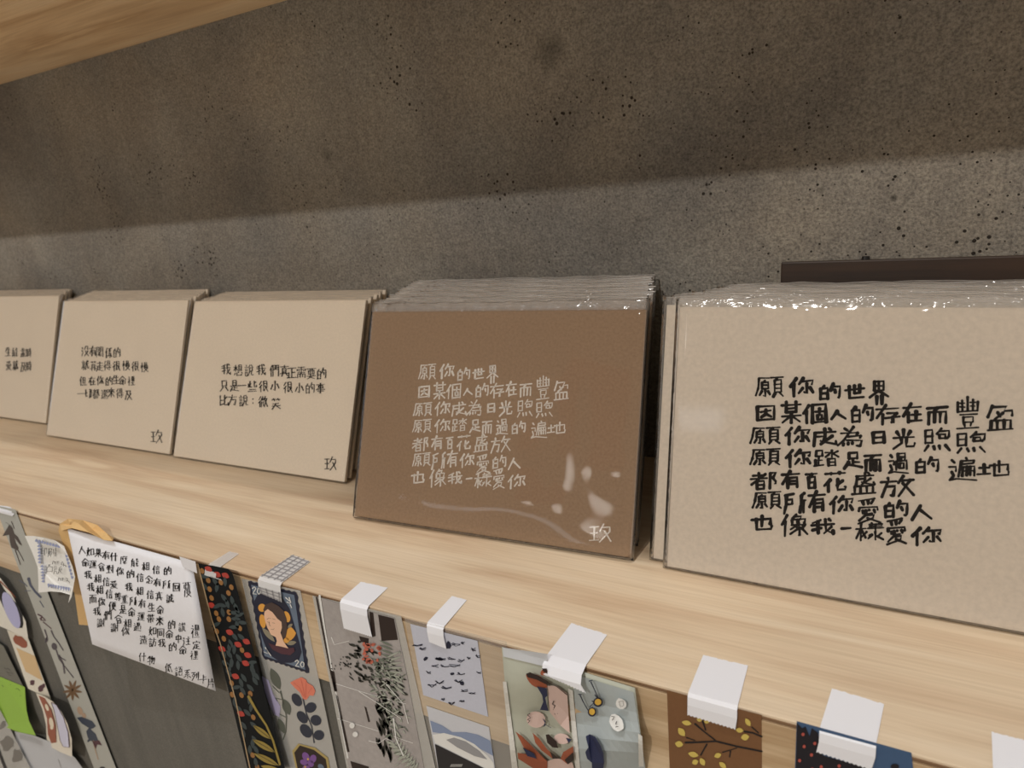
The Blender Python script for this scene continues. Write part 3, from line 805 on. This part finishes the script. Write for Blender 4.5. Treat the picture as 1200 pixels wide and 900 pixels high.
# --- small lace-edged label
S = Sheet('lace_label', [(30, 628), (75, 638), (88, 702), (44, 693)], paper('white_label', (232, 230, 224), 0.6, 0.02), off=0.02, bulge=lambda a, b_: 0.035 * b_ + 0.02 * math.sin(a * 3),
  outline=[(29, 628), (40, 628), (52, 630), (64, 633), (75, 640), (80, 652), (85, 664), (88, 676), (86, 688), (84, 699), (80, 707), (82, 697), (72, 694), (60, 693), (45, 694.5), (45, 680), (44, 664), (38, 648)], label='small curled white label with a blue lace border and handwriting', cat='label')
S.frame(0, 590, 9)
tri = []
def lace(x0, y0, x1, y1, n, dx, dy, sz=16):
    for i in range(n):
        t0, t1 = i / n, (i + 0.8) / n
        a = (x0 + (x1 - x0) * t0, y0 + (y1 - y0) * t0); c_ = (x0 + (x1 - x0) * t1, y0 + (y1 - y0) * t1); m_ = ((a[0] + c_[0]) / 2 + dx * sz, (a[1] + c_[1]) / 2 + dy * sz)
        tri.append([a, m_, c_])
        tri.append([(a[0] - dx * 16, a[1] - dy * 16), (a[0], a[1]), c_, (c_[0] - dx * 16, c_[1] - dy * 16)])
lace(370, 385, 640, 455, 9, 0.2, -1); lace(405, 400, 415, 640, 7, -1, 0.2); lace(440, 650, 455, 840, 6, -1, 0.1, 20); lace(690, 500, 770, 800, 8, 0.9, -0.3, 12); lace(500, 860, 740, 905, 9, 0, 1, 30)
S.draw('lace_border', I_blue, tri)
_w = [('印', 425, 465, 500, 545), ('刷', 505, 470, 595, 560), ('凸', 490, 645, 560, 720), ('版', 565, 665, 655, 745)]
write([(c, *S.m((a, b_)), *S.m((d, e))) for c, a, b_, d, e in _w], lambda u, v: S.P(u, v, 0.0012), 'label_writing', I_black, S.o, w=0.75)
S.draw('price_writing', I_black, lines=[([(553, 640), (558, 605), (572, 615), (575, 640)], 6), ([(575, 612), (590, 618), (590, 642)], 6), ([(598, 610), (622, 612)], 6), ([(610, 612), (608, 640)], 6), ([(660, 615), (645, 645), (680, 650)], 6), ([(672, 630), (668, 665)], 6), ([(682, 650), (700, 668)], 6),
  ([(613, 815), (618, 780), (632, 792), (636, 815)], 6), ([(636, 790), (650, 796), (650, 815)], 6), ([(655, 785), (672, 790)], 6), ([(662, 790), (662, 815)], 6), ([(690, 785), (715, 795), (705, 820)], 6), ([(715, 815), (728, 825), (735, 838)], 6)])

# --- tan masking tape and the handwritten note
S = Sheet('masking_tape', [(68, 612), (130, 628), (104, 733), (90, 731)], M_tan, off=0.014, outline=[(80, 608), (84, 619), (84, 628), (92, 660), (104, 733), (92.5, 732), (88, 700), (80, 655), (68.5, 622), (70, 614)],
  label='crumpled tan masking tape sticking out behind the handwritten note', cat='tape')
V = [on_top(80, 608, 0.01), on_top(97, 610, 0.012), on_top(114, 615, 0.03), on_top(125, 625, 0.012), on_top(133, 631, 0.004), on_front(132, 634, -0.03), on_front(122, 633, -0.03), on_front(104, 624, -0.034), on_front(84, 619, -0.028), on_front(72, 622, -0.02), on_top(71, 614, 0.006), on_top(108, 620, 0.014), on_front(92, 614, -0.012)]
o = mesh('folded_end', [v * U for v in V], [(0, 1, 12), (0, 12, 8), (12, 7, 8), (12, 11, 7), (1, 11, 12), (1, 2, 11), (2, 3, 11), (3, 6, 11), (11, 6, 7), (3, 4, 5), (3, 5, 6), (10, 0, 8), (10, 8, 9)], M_tan, S.o)
md = o.modifiers.new('thickness', 'SOLIDIFY'); md.thickness = 0.0002

NB = lambda a, b_: 0.012 * b_ + 0.05 * math.sin(math.pi * min(1, b_ * 1.05)) * 0.5 + 0.035 * (1 - a) * b_
S = Sheet('handwritten_note', [(79, 619), (225, 660), (253, 810), (108, 755)], M_note, off=0.020, bulge=NB, nx=12, ny=14, label='white paper note with nine lines of black handwriting', cat='note')
note = S
def nl(text, cs, w=68, h=74, z=1):
    k = (90, 635, 8.0) if z == 1 else (100, 710, 7.5)
    return line(text, cs, w, h, *k)
T_ = nl('人如果有什麼能相信的', [(50,75),(125,92),(200,105),(272,125),(345,140),(440,170),(540,195),(645,230),(742,262),(848,270)])
T_ += nl('命運會對你的信念有所回', [(78,195),(148,210),(228,235),(310,258),(402,278),(500,300),(590,335),(675,355),(752,380),(838,398),(932,425)])
T_ += nl('覆', [(1030,445)], 80, 140)
T_ += nl('我相信愛我相信真誠', [(103,310),(195,345),(272,375),(345,400),(485,425),(588,462),(685,495),(768,510),(870,530)], 66, 76)
T_ += nl('我相信尊重所有生命', [(128,425),(212,450),(300,490),(382,515),(448,540),(525,555),(610,580),(698,615),(780,640)], 64, 78)
T_ += nl('而你便是命運帶來的讚', [(150,535),(228,565),(332,605),(430,635),(512,660),(600,700),(690,720),(775,740),(885,775),(985,800)], 66, 80)
T_ += nl('禮', [(965,225)], 72, 110, 2)
T_ += nl('我們會相遇如同命中注定', [(100,50),(195,85),(290,118),(370,155),(455,185),(590,220),(660,240),(735,250),(815,290),(890,310),(975,345)], 64, 72, 2)
T_ += nl('謝謝你造訪我的命裡', [(135,150),(255,190),(350,225),(510,300),(590,320),(670,330),(765,360),(855,390),(955,435)], 66, 74, 2)
T_ += nl('什物低語系列卡片', [(500,450),(580,480),(730,545),(820,575),(895,600),(965,620),(1035,645),(1100,680)], 66, 74, 2)
write(T_, lambda u, v: S.P(u, v, 0.0012), 'handwriting', M_ink, S.o, w=1.15, jit=2)
S = Sheet('white_sticker', [(210, 652), (229, 658), (231, 672), (214, 664)], M_note, off=0.030, label='small white sticker corner at the top right of the note', cat='sticker')

# --- dark floral strip
FQ = [(231, 660), (273, 668), (336, 908), (292, 908)]
FO = [(231, 660), (250, 663), (268, 667), (272, 671), (275, 680), (336, 908), (292, 908)]
S = Sheet('floral_strip', FQ, mat('floral_black', (22, 24, 26), 0.7, 0.1), off=0.022, outline=FO, thick=0.001, label='dark strip printed with red buds, ochre pods and green leaves', cat='strip')
S.frame(0, 0, 1)
rl, oc, gr = [], [], []
rr = random.Random(5)
inner = [(233, 662), (268, 669), (333, 904), (295, 904)]
cells = []
for _ in range(900):
    x, y = rr.uniform(230, 338), rr.uniform(660, 905)
    if inside((x, y), inner) and all((x - a) ** 2 + (y - b_) ** 2 > r * r for a, b_, r in cells) and not (y > 800 and x > 293 + (y - 800) * 0.1):
        k = rr.random(); cells.append((x, y, 6.6 if k < 0.5 else 4.8)); ang = rr.choice((20, 35, -20, 60, -45)) + rr.uniform(-12, 12)
        if k < 0.15: rl.append(leaf(x, y, 10, 6.4, 28))
        elif k < 0.34: oc.append(ell(x, y, 3.6, 2.5, 65, 10))
        else: gr.append(leaf(x, y, 12, 4.6, ang + 30))
S.draw('red_buds', I_red, rl); S.draw('ochre_pods', I_ochre, oc); S.draw('green_leaves', I_slate, gr)
S.frame(200, 720, 5).draw('gold_leaves', I_olive, [leaf(535, 690, 130, 34, 38), leaf(545, 770, 150, 36, 30), leaf(560, 850, 165, 36, 26), leaf(590, 905, 130, 34, 16)], [([(455, 480), (500, 560), (560, 650), (600, 740), (640, 880)], 14)], lift=0.0016)
S.draw('gold_veins', I_black, lines=[([(490, 655), (580, 725)], 3), ([(485, 735), (605, 805)], 3), ([(495, 812), (625, 885)], 3)], lift=0.0024)
o = S.draw('beige_edge', ink('beige_edge', (176, 152, 118)), lines=[([(158, -295), (240, 30), (290, 170), (380, 500), (465, 905)], 7)], lift=0.0016)

# --- portrait strip
S = Sheet('portrait_strip', [(283, 678), (352, 692), (397, 908), (333, 908)], M_strip, off=0.005, label='milky translucent strip with a portrait stamp and flower prints', cat='strip')
S.frame(280, 665, 6.6667)
St = [(72, 105), (452, 197), (548, 828), (190, 708)]
edge = []
for (a, b_) in zip(St, St[1:] + St[:1]):
    n = 18
    for i in range(n):
        t = i / n; nx_, ny_ = -(b_[1] - a[1]), b_[0] - a[0]; L = math.hypot(nx_, ny_); d = 5 if i % 2 else -4
        edge.append((a[0] + (b_[0] - a[0]) * t - nx_ / L * d, a[1] + (b_[1] - a[1]) * t - ny_ / L * d))
S.draw('stamp_border', I_navy, [edge])
S.draw('stamp_blue_frame', I_steel, [[(95, 135), (432, 215), (518, 800), (200, 692)]], lift=0.0014)
S.draw('stamp_dark_oval', I_navy, [[(150, 205), (250, 190), (330, 225), (395, 320), (432, 450), (470, 580), (490, 660), (470, 720), (410, 745), (330, 745), (250, 690), (200, 600), (160, 480), (130, 350), (120, 260)]], lift=0.0020)
S.draw('gold_leaves', ink('portrait_gold', (222, 160, 72)), [ell(180, 315, 30, 32, 0), ell(185, 420, 24, 55, -10), ell(372, 385, 28, 45, -20), ell(400, 520, 42, 50, 20, wob=.1), ell(372, 570, 24, 22)], lift=0.0026)
S.draw('grey_leaves', ink('portrait_sage', (140, 132, 112)), [leaf(230, 525, 150, 40, 48), leaf(410, 590, 80, 34, -10), leaf(400, 455, 50, 24, -40)], lift=0.0026)
S.draw('hair', I_hair, [[(190, 330), (205, 290), (255, 272), (310, 300), (350, 340), (372, 400), (378, 480), (365, 545), (335, 560), (330, 430), (300, 400), (240, 345), (200, 350)]], lift=0.0032)
S.draw('sweater', I_plum, [[(230, 590), (290, 610), (380, 632), (430, 625), (436, 655), (400, 685), (330, 675), (260, 640)]], lift=0.0032)
S.draw('face', I_skin, [[(200, 345), (225, 325), (262, 350), (300, 400), (332, 425), (336, 470), (325, 510), (350, 580), (386, 632), (330, 618), (286, 610), (296, 575), (288, 545), (250, 525), (222, 470), (205, 420), (196, 380)]], lift=0.0038)
S.draw('face_lines', I_hair, lines=[([(218, 405), (235, 395), (250, 400)], 3), ([(262, 400), (285, 408)], 3), ([(222, 425), (236, 430)], 3), ([(262, 432), (280, 436)], 3), ([(236, 425), (238, 452), (248, 458)], 3), ([(250, 482), (268, 486), (276, 476)], 3)], lift=0.0044)
S.draw('hollow_numbers', I_white, lines=[([(105, 165), (120, 150), (132, 165), (108, 205), (135, 208)], 8), ([(150, 160), (143, 190), (155, 212), (168, 195), (165, 168), (150, 160)], 7),
  ([(440, 735), (455, 722), (466, 738), (442, 770), (470, 775)], 9), ([(492, 735), (480, 758), (490, 780), (506, 772), (508, 748), (492, 735)], 8),
  ([(365, 235), (395, 262)], 9), ([(375, 270), (400, 280)], 8), ([(392, 235), (405, 275)], 9), ([(400, 290), (412, 315)], 8), ([(205, 625), (230, 665)], 7), ([(195, 660), (225, 672)], 6), ([(215, 640), (250, 690)], 7)], lift=0.0044)
S.frame(300, 780, 7.5).draw('olive_sprig', ink('sprig_green', (92, 96, 86)), [leaf(170, 118, 205, 78, 66), leaf(268, 365, 150, 72, 68), leaf(222, 530, 145, 56, 68)],
  [([(215, 225), (240, 330), (268, 450), (262, 580), (238, 650)], 11), ([(170, 285), (225, 300)], 7), ([(205, 425), (262, 455)], 7), ([(145, 180), (205, 240)], 7), ([(170, 285), (185, 310)], 6)])
S.draw('coral_flower', I_coral, [[(300, 150), (345, 125), (400, 102), (440, 125), (450, 150), (500, 180), (522, 225), (505, 265), (470, 262), (445, 300), (415, 295), (385, 235), (345, 200)]], lift=0.0012)
S.draw('flower_veins', ink('flower_vein', (196, 96, 78)), lines=[([(330, 150), (380, 190), (420, 270)], 3), ([(395, 120), (410, 180), (430, 280)], 3), ([(440, 140), (440, 200), (435, 280)], 3), ([(490, 195), (460, 240)], 3)], lift=0.0018)
S.draw('navy_leaves', ink('leaf_navy', (46, 50, 64)), [ell(357, 302, 62, 38, 58), ell(480, 370, 44, 50, 60), ell(405, 455, 62, 38, 52), ell(525, 482, 50, 44, 40), ell(438, 575, 68, 44, 52), ell(552, 612, 46, 44, 10)], [([(412, 290), (440, 420), (490, 540), (510, 680)], 9)], lift=0.0012)
S.draw('lilac_wash', ink('lilac_wash', (170, 164, 196)), [[(50, 90), (110, 130), (150, 250), (215, 360), (205, 450), (160, 430), (110, 330), (70, 200)]])
S.draw('violet_frame', ink('frame_gold', (176, 156, 98)), [[(318, 750), (372, 686), (520, 722), (632, 810), (650, 905), (350, 905)]], lift=0.0012)
S.draw('violet_ground', I_dkbrown, [[(336, 766), (385, 702), (510, 742), (612, 822), (626, 905), (366, 905)]], lift=0.0018)
S.draw('violet_petals', I_purple, [ell(438, 800, 42, 30, 60), ell(500, 820, 30, 38, 20), ell(420, 850, 34, 24, 20), ell(480, 860, 34, 26, 60), ell(440, 905, 34, 30)], lift=0.0024)
S.draw('violet_eyes', I_yellow, [ell(457, 822, 9, 10), ell(432, 890, 9, 8)], lift=0.003); S.draw('blue_petal', I_steel, [ell(570, 890, 30, 22, 40)], lift=0.0024)

# --- photo strip: white door and potted plants
S = Sheet('photo_strip', [(366, 698), (470, 722), (512, 908), (408, 908)], M_strip, off=0.006, label='translucent photo strip of a grey door with orange flowers and fern leaves', cat='strip')
PH = paper('photo_grey', (172, 166, 163), 0.4, 0.10, 420, 0.12)
S.frame(230, 640, 3.463)
S.draw('photo_ground', PH, [[(508, 212), (805, 292), (858, 540), (930, 930), (625, 930), (560, 560)]])
S.draw('white_frame_line', I_white, lines=[([(500, 200), (520, 330), (560, 560), (615, 860)], 7), ([(555, 555), (700, 600), (850, 640)], 3), ([(575, 700), (720, 745), (880, 800)], 3), ([(548, 370), (560, 400), (620, 385)], 3)], lift=0.0014)
S.draw('dark_posts', I_dkbrown, [[(702, 266), (718, 270), (728, 365), (712, 370)], [(738, 278), (802, 294), (818, 380), (752, 385)], [(484, 206), (490, 206), (545, 500), (540, 500)], [(540, 500), (560, 510), (572, 590), (560, 590)], [(565, 600), (575, 610), (622, 835), (612, 835)], [(660, 365), (700, 375), (698, 395), (668, 388)],
  [(625, 872), (700, 895), (700, 930), (640, 930)], [(682, 650), (690, 655), (705, 712), (698, 715)]], lift=0.0014)
rr = random.Random(3); dk, md_, lt, fr_ = [], [], [], []
for _ in range(120):
    t = rr.random(); x = 640 + 200 * t + rr.uniform(-40, 30); y = 440 + 130 * t * t + rr.uniform(-60, 90) + 60 * t
    dk.append(leaf(x, y, rr.uniform(14, 34), rr.uniform(5, 12), rr.uniform(10, 70)))
for _ in range(40): dk.append(leaf(rr.uniform(735, 790), rr.uniform(620, 860), 50, 12, rr.uniform(60, 95)))
for _ in range(130):
    t = rr.random(); x = 720 + 130 * t + rr.uniform(-30, 20); y = 420 + rr.uniform(0, 460) * t + rr.uniform(0, 160)
    if x < 860 + (y - 540) * 0.15: (md_ if rr.random() < 0.55 else lt).append(leaf(x, y, rr.uniform(16, 40), rr.uniform(4, 9), rr.choice((20, 40, -25, 60)) + rr.uniform(-12, 12)))
for i in range(9):
    md_.append(leaf(770 + i * 2, 395 + i * 17, 60, 9, 25 - i * 3)); lt.append(leaf(800 + i * 3, 440 + i * 18, 62, 8, -25 + i * 8))
for _ in range(26): dk.append(leaf(rr.uniform(540, 660), rr.uniform(445, 500), rr.uniform(6, 12), 4, rr.uniform(0, 90)))
for i in range(8): lt.append(leaf(790 + i * 12, 800 + i * 14, 44, 12, 200 - i * 10)); lt.append(leaf(815 + i * 11, 795 + i * 14, 34, 10, -60))
S.draw('dark_foliage', ink('foliage_dark', (52, 52, 46)), dk, lift=0.0020); S.draw('grey_green_leaves', ink('foliage_mid', (112, 118, 106)), md_, lift=0.0026); S.draw('pale_leaves', ink('foliage_pale', (164, 168, 156)), lt, lift=0.0032)
S.draw('orange_flowers', ink('flower_orange', (190, 104, 84)), [ell(rr.uniform(672, 752), rr.uniform(392, 470), rr.uniform(5, 11), rr.uniform(5, 9), 0, 8, .3) for _ in range(22)], lift=0.0038)
S.draw('white_dots', I_white, [ell(632, 728, 11, 12), ell(645, 764, 11, 11)], lift=0.0038)
S.draw('white_twigs', I_white, lines=[([(660, 590), (740, 640), (830, 700)], 3), ([(770, 560), (840, 640), (860, 720)], 3), ([(700, 790), (740, 800), (770, 780), (800, 795)], 3), ([(800, 700), (810, 780), (840, 850)], 5)], lift=0.0038)

# --- clear strip with two photos
S = Sheet('clear_strip', [(474, 724), (594, 752), (612, 908), (506, 908)], M_clear, off=0.004, label='clear film strip carrying a bird photo above a snowy mountain photo', cat='strip')
S.frame(480, 720, 5)
S.draw('bird_photo', paper('pale_blue_photo', (196, 199, 212), 0.45, 0.03), [[(3, 55), (398, 155), (460, 600), (80, 473)]], lift=0.001)
def birds(specs):
    out = []
    for x, y, w in specs:
        for k in range(3): out.append(([(x - w / 2 + k * 4, y - 4 + rr.uniform(-8, 8)), (x, y + rr.uniform(-6, 10)), (x + w / 2, y - rr.uniform(-6, 12))], 4 + k))
    return out
S.draw('flying_birds', I_navy, [ell(228, 180, 14, 24, 10, 9, .3), ell(95, 258, 12, 14, 30, 8, .3), ell(170, 262, 24, 10, 10, 9, .4), ell(305, 402, 16, 10, 20, 9, .4), ell(248, 350, 12, 9, 0, 8, .4)],
  birds([(45, 185, 60), (75, 205, 40), (270, 178, 50), (310, 172, 20), (372, 208, 28), (400, 248, 26), (180, 262, 60), (245, 262, 46), (300, 272, 40), (345, 258, 20), (148, 305, 40), (205, 305, 50), (262, 300, 66), (110, 342, 26), (300, 352, 46), (405, 345, 26), (130, 418, 50), (175, 400, 50), (215, 430, 60), (285, 392, 46), (320, 450, 40), (365, 465, 40), (305, 508, 30), (195, 500, 20), (245, 525, 36)]), lift=0.0018)
S.draw('mountain_photo', paper('pale_sky_photo', (204, 206, 212), 0.45, 0.02), [[(98, 535), (465, 660), (505, 930), (172, 930)]], lift=0.001)
S.draw('blue_ridge', ink('ridge_blue', (134, 148, 176)), [[(120, 622), (190, 650), (250, 690), (330, 690), (400, 705), (472, 740), (490, 830), (400, 780), (300, 730), (200, 700), (135, 690)]], lift=0.0018)
S.draw('snow_peak', I_white, [[(135, 705), (200, 695), (300, 720), (380, 760), (460, 830), (492, 870), (498, 920), (440, 900), (300, 830), (150, 755)]], lift=0.0022)
S.draw('grey_slope', ink('slope_grey', (150, 150, 152)), [[(215, 735), (260, 722), (330, 745), (410, 800), (455, 850), (380, 830), (280, 780)]], lift=0.0028)
S.draw('dark_foreground', ink('foreground_black', (40, 38, 40)), [[(148, 760), (300, 835), (440, 905), (450, 930), (172, 930)]], lift=0.0028)
S.draw('printed_arc', I_white, lines=[([(240 + 5 * i, 893 - (i % 2) * 8), (243 + 5 * i, 885 - (i % 2) * 8)], 3) for i in range(14)], lift=0.0034)

# --- cloth-like sheet with printed animals and glasses
CB = lambda a, b_: min(1, 0.2 + b_ * 2.2) * (0.012 * math.sin(a * 7 + b_ * 3) + 0.01 * math.sin(b_ * 9 + a * 2) + 0.014)
S = Sheet('printed_wrap', [(588, 758), (744, 806), (757, 908), (601, 908)], paper('sage_wrap', (180, 182, 166), 0.45, 0.03, 300), off=0.008, bulge=CB, nx=14, ny=12,
  outline=None, label='crinkled wrapping sheet printed with a goggled animal, wings and round glasses', cat='paper')
S.frame(590, 760, 6.428)
bl = paper('blue_grey_wrap', (168, 176, 176), 0.45, 0.02, 300)
def grid_patch(quad, name, m, lift, n=8):
    V, F = [], []; q = [Vector(S.m(p)) for p in quad]
    for j in range(n + 1):
        for i in range(n + 1):
            a, b_ = i / n, j / n; p = (q[0] * (1 - a) + q[1] * a) * (1 - b_) + (q[3] * (1 - a) + q[2] * a) * b_; V.append(S.P(p.x, p.y, lift))
    for j in range(n):
        for i in range(n): k = j * (n + 1) + i; F.append((k, k + 1, k + n + 2, k + n + 1))
    return mesh(name, V, F, m, S.o)
grid_patch([(520, 190), (980, 330), (1075, 940), (580, 940)], 'blue_grey_half', bl, 0.002)
M_rib = paper('white_fringe', (214, 212, 204), 0.6, 0.12, 1500)
grid_patch([(-5, 250), (22, 250), (112, 940), (68, 940)], 'fringe_line', M_rib, 0.003); grid_patch([(486, 300), (522, 315), (582, 940), (545, 940)], 'fringe_line', M_rib, 0.004); grid_patch([(1015, 640), (1045, 660), (1060, 940), (1020, 940)], 'fringe_line', M_rib, 0.003)
grid_patch([(-5, -8), (330, 40), (330, 140), (0, 60)], 'pale_top_edge', ink('pale_edge', (190, 192, 194)), 0.003, 5)
S.draw('brown_wings', I_rust, [leaf(250, 245, 190, 90, 30), leaf(305, 180, 50, 60, 60), [(90, 625), (140, 660), (210, 740), (330, 850), (330, 940), (240, 850), (160, 760)], [(220, 635), (270, 680), (330, 760), (420, 830), (370, 830), (290, 770), (240, 710)], [(105, 785), (200, 800), (320, 880), (330, 940), (220, 900), (110, 830)], [(430, 830), (450, 780), (525, 735), (530, 830), (480, 870)]], lift=0.011)
S.draw('dark_feathers', I_dkbrown, [[(170, 190), (200, 178), (260, 205), (340, 250), (330, 275), (250, 235), (180, 215)], [(290, 150), (325, 150), (330, 190), (300, 175)], [(460, 840), (525, 780), (530, 840), (485, 872)], [(318, 650), (340, 645), (400, 700), (412, 750), (370, 745), (330, 710)], [(350, 775), (420, 830), (370, 830)]], [([(340, 262), (400, 285), (480, 350)], 8)], lift=0.013)
S.draw('navy_shapes', ink('wrap_navy', (38, 44, 74)), [[(250, 285), (325, 300), (332, 355), (315, 370), (325, 420), (340, 470), (275, 462), (300, 400), (290, 350)], [(292, 525), (312, 560), (300, 590), (316, 580), (316, 545)], [(470, 672), (515, 685), (490, 712)], [(145, 745), (230, 790), (250, 830), (180, 810)],
   [(625, 690), (620, 660), (650, 645), (690, 665), (730, 730), (752, 790), (758, 860), (745, 940), (668, 940), (665, 860), (630, 830), (616, 780), (640, 745)]], [([(310, 570), (360, 598)], 4)], lift=0.013)
S.draw('pink_bodies', I_pink, [ell(245, 535, 72, 62, 10), [(330, 280), (400, 280), (480, 340), (490, 500), (500, 640), (430, 580), (350, 480), (340, 370)], ell(440, 680, 60, 40, 10), [(325, 850), (400, 825), (520, 860), (540, 940), (330, 940)]], lift=0.009)
S.draw('scribble_marks', I_black, lines=[([(380, 395), (368, 420), (388, 430), (375, 460), (395, 470), (385, 495), (408, 490)], 6), ([(200, 490), (180, 500), (205, 520), (180, 535), (200, 545), (185, 560)], 6), ([(815, 510), (835, 515)], 6), ([(820, 540), (832, 515)], 5), ([(845, 570), (852, 548)], 6), ([(845, 590), (862, 588)], 7)], lift=0.015)
S.draw('white_patches', I_white, [ell(850, 560, 48, 72, -30, 12, .1), ell(885, 415, 42, 40, 30, 10, .12)], lift=0.011)
S.draw('patch_drawing', I_grey, lines=[([(870, 400), (900, 395), (905, 430), (880, 440), (870, 400)], 4)], lift=0.015)
S.draw('glasses', I_navy, [ell(712, 405, 37, 36), ell(667, 478, 32, 36)], [([(645, 245), (670, 238)], 10), ([(658, 250), (690, 320), (712, 370)], 9), ([(575, 345), (600, 400), (640, 470)], 9), ([(565, 345), (590, 345)], 10), ([(650, 440), (690, 400)], 8), ([(690, 350), (705, 370)], 10), ([(668, 395), (680, 405)], 8)], lift=0.013)
S.draw('yellow_lenses', I_yellow, [ell(712, 403, 25, 24), ell(667, 476, 22, 25)], lift=0.0145)

# --- brown card with a branch
S = Sheet('branch_card', [(781.6, 809), (892.5, 838), (893, 908), (785, 908)], paper('chocolate_card', (122, 86, 56), 0.5, 0.05), off=0.004, label='brown card printed with a black branch and yellow leaves', cat='card')
S.frame(770, 800, 9)
S.draw('branch', I_black, lines=[([(300, 632), (450, 628), (620, 618), (850, 675), (1105, 725)], 30), ([(400, 435), (500, 520), (610, 605)], 20), ([(480, 405), (512, 500)], 18), ([(310, 580), (400, 610)], 16), ([(525, 650), (460, 765)], 18), ([(690, 735), (840, 690)], 16), ([(775, 720), (765, 785)], 14), ([(920, 515), (1010, 530), (1105, 570)], 26), ([(1000, 470), (1070, 530)], 16)])
S.draw('yellow_leaves', ink('leaf_yellow', (206, 184, 96)), [leaf(312, 425, 105, 52, 12), leaf(258, 520, 110, 66, 52), leaf(232, 648, 88, 66, 10), leaf(382, 758, 112, 58, 14), leaf(402, 838, 70, 58, -20), leaf(478, 835, 92, 56, 62), leaf(640, 768, 78, 54, -18), leaf(692, 870, 96, 52, 40), leaf(445, 392, 60, 40, 20), leaf(522, 412, 60, 40, 10), leaf(870, 502, 84, 50, 10), leaf(928, 575, 88, 68, -8), leaf(958, 418, 96, 50, 58)], lift=0.0016)

# --- dark blue card
S = Sheet('star_card', [(933.6, 845), (1068, 882), (1072, 915), (931, 915)], paper('blue_card', (66, 92, 126), 0.5, 0.04), off=0.004, label='dark blue card with a black dotted shape, right of the branch card', cat='card')
S.frame(920, 800, 7.5)
S.draw('dark_shape', ink('night_black', (28, 26, 34)), [[(105, 355), (150, 400), (180, 385), (215, 470), (235, 400), (290, 440), (330, 640), (620, 720), (760, 760), (760, 860), (90, 860)], ell(965, 738, 38, 26)])
S.draw('red_dots', ink('dot_red', (176, 84, 74)), [ell(x, y, 14, 15) for x, y in ((158, 455), (262, 535), (168, 562), (232, 635), (128, 685), (318, 740), (475, 732), (60 + 180, 760), (400, 800))], lift=0.0016)

# --- tapes (each folds over the shelf edge)
grp = 'white paper tapes folded over the shelf edge'
tape([(423, 681.6), (454.4, 688.6)], [(399.6, 702.4), (431.4, 711)], [(403, 737), (436, 747)], M_ptape, 'white tape tab holding the strip with orange flowers', grp, lift=0.013)
tape([(529.5, 698.4), (547, 703)], [(500.8, 729.6), (520, 735)], [(503, 753), (523, 761)], M_ptape, 'narrow white tape tab holding the strip with the bird photo', grp, lift=0.010)
tape([(669.5, 730.2), (711.6, 743.6)], [(641.6, 767), (687.4, 778.6)], [(642, 793), (686.5, 813)], M_ptape, 'wide white tape tab holding the crinkled wrapping sheet', grp, lift=0.034)
tape([(824, 767.6), (876.5, 780)], [(806, 813), (863.6, 830.5)], [(805.5, 838.5), (861.5, 855.5)], M_ptape, 'white tape tab holding the brown branch card', grp, lift=0.009)
tape([(975, 806.5), (1036, 825)], [(961, 851), (1027, 871)], [(956.5, 882), (1021, 903)], M_ptape, 'white tape tab holding the dark blue card', grp, lift=0.009)
tape([(1162, 857.5), (1216, 871)], [(1163.5, 904), (1222, 920)], [(1163.5, 930), (1222, 948)], M_ptape, 'white tape tab cut by the bottom right corner', grp, lift=0.006)
tape([(0, 592), (12, 594)], [(-8, 594), (14, 597.5)], [(-6, 598), (17, 602)], M_ptape, 'sliver of white tape at the top of the figure strip, left edge', grp, lift=0.009, n=6)
M_ctape = mat('frosted_clear_tape', (236, 234, 232), 0.4, 0.4, alpha=0.45)
M_gtape = mat('translucent_white_tape', (240, 239, 238), 0.4, 0.4, alpha=0.62)
tape([(269, 646), (280, 649)], [(244, 661.5), (259, 664)], [(247, 676), (260, 680)], M_ctape, 'frosted clear tape holding the dark floral strip', None, lift=0.028, n=10)
o, rows = tape([(343, 650), (364, 658)], [(304, 676), (331, 682.5)], [(306, 696), (330, 706)], M_gtape, 'translucent tape with a grey grid holding the portrait strip', None, lift=0.013, n=14)
V, F = [], []
def seg(a, b_, wdt, nrm):
    d = (b_ - a).normalized(); s_ = d.cross(nrm).normalized() * wdt / 2; k = len(V); e = nrm * 0.0014
    for p in (a - s_ + e, a + s_ + e, b_ + s_ + e, b_ - s_ + e): V.append(p * U)
    F.append((k, k + 1, k + 2, k + 3))
up_n, fr_n = Vector((0, 0, 1)), Vector((0, -1, 0))
for i in (1, 5, 9, 13): seg(rows[0][i], rows[1][i], 0.0035, up_n); seg(rows[3][i], rows[4][i], 0.0035, fr_n)
for k in range(8): t = (k + 0.5) / 8; seg(rows[0][0].lerp(rows[1][0], t), rows[0][-1].lerp(rows[1][-1], t), 0.0035, up_n)
for k in range(3): t = (k + 0.5) / 3; seg(rows[3][0].lerp(rows[4][0], t), rows[3][-1].lerp(rows[4][-1], t), 0.0035, fr_n)
mesh('grid_lines', V, F, ink('grid_grey', (150, 148, 150)), o)
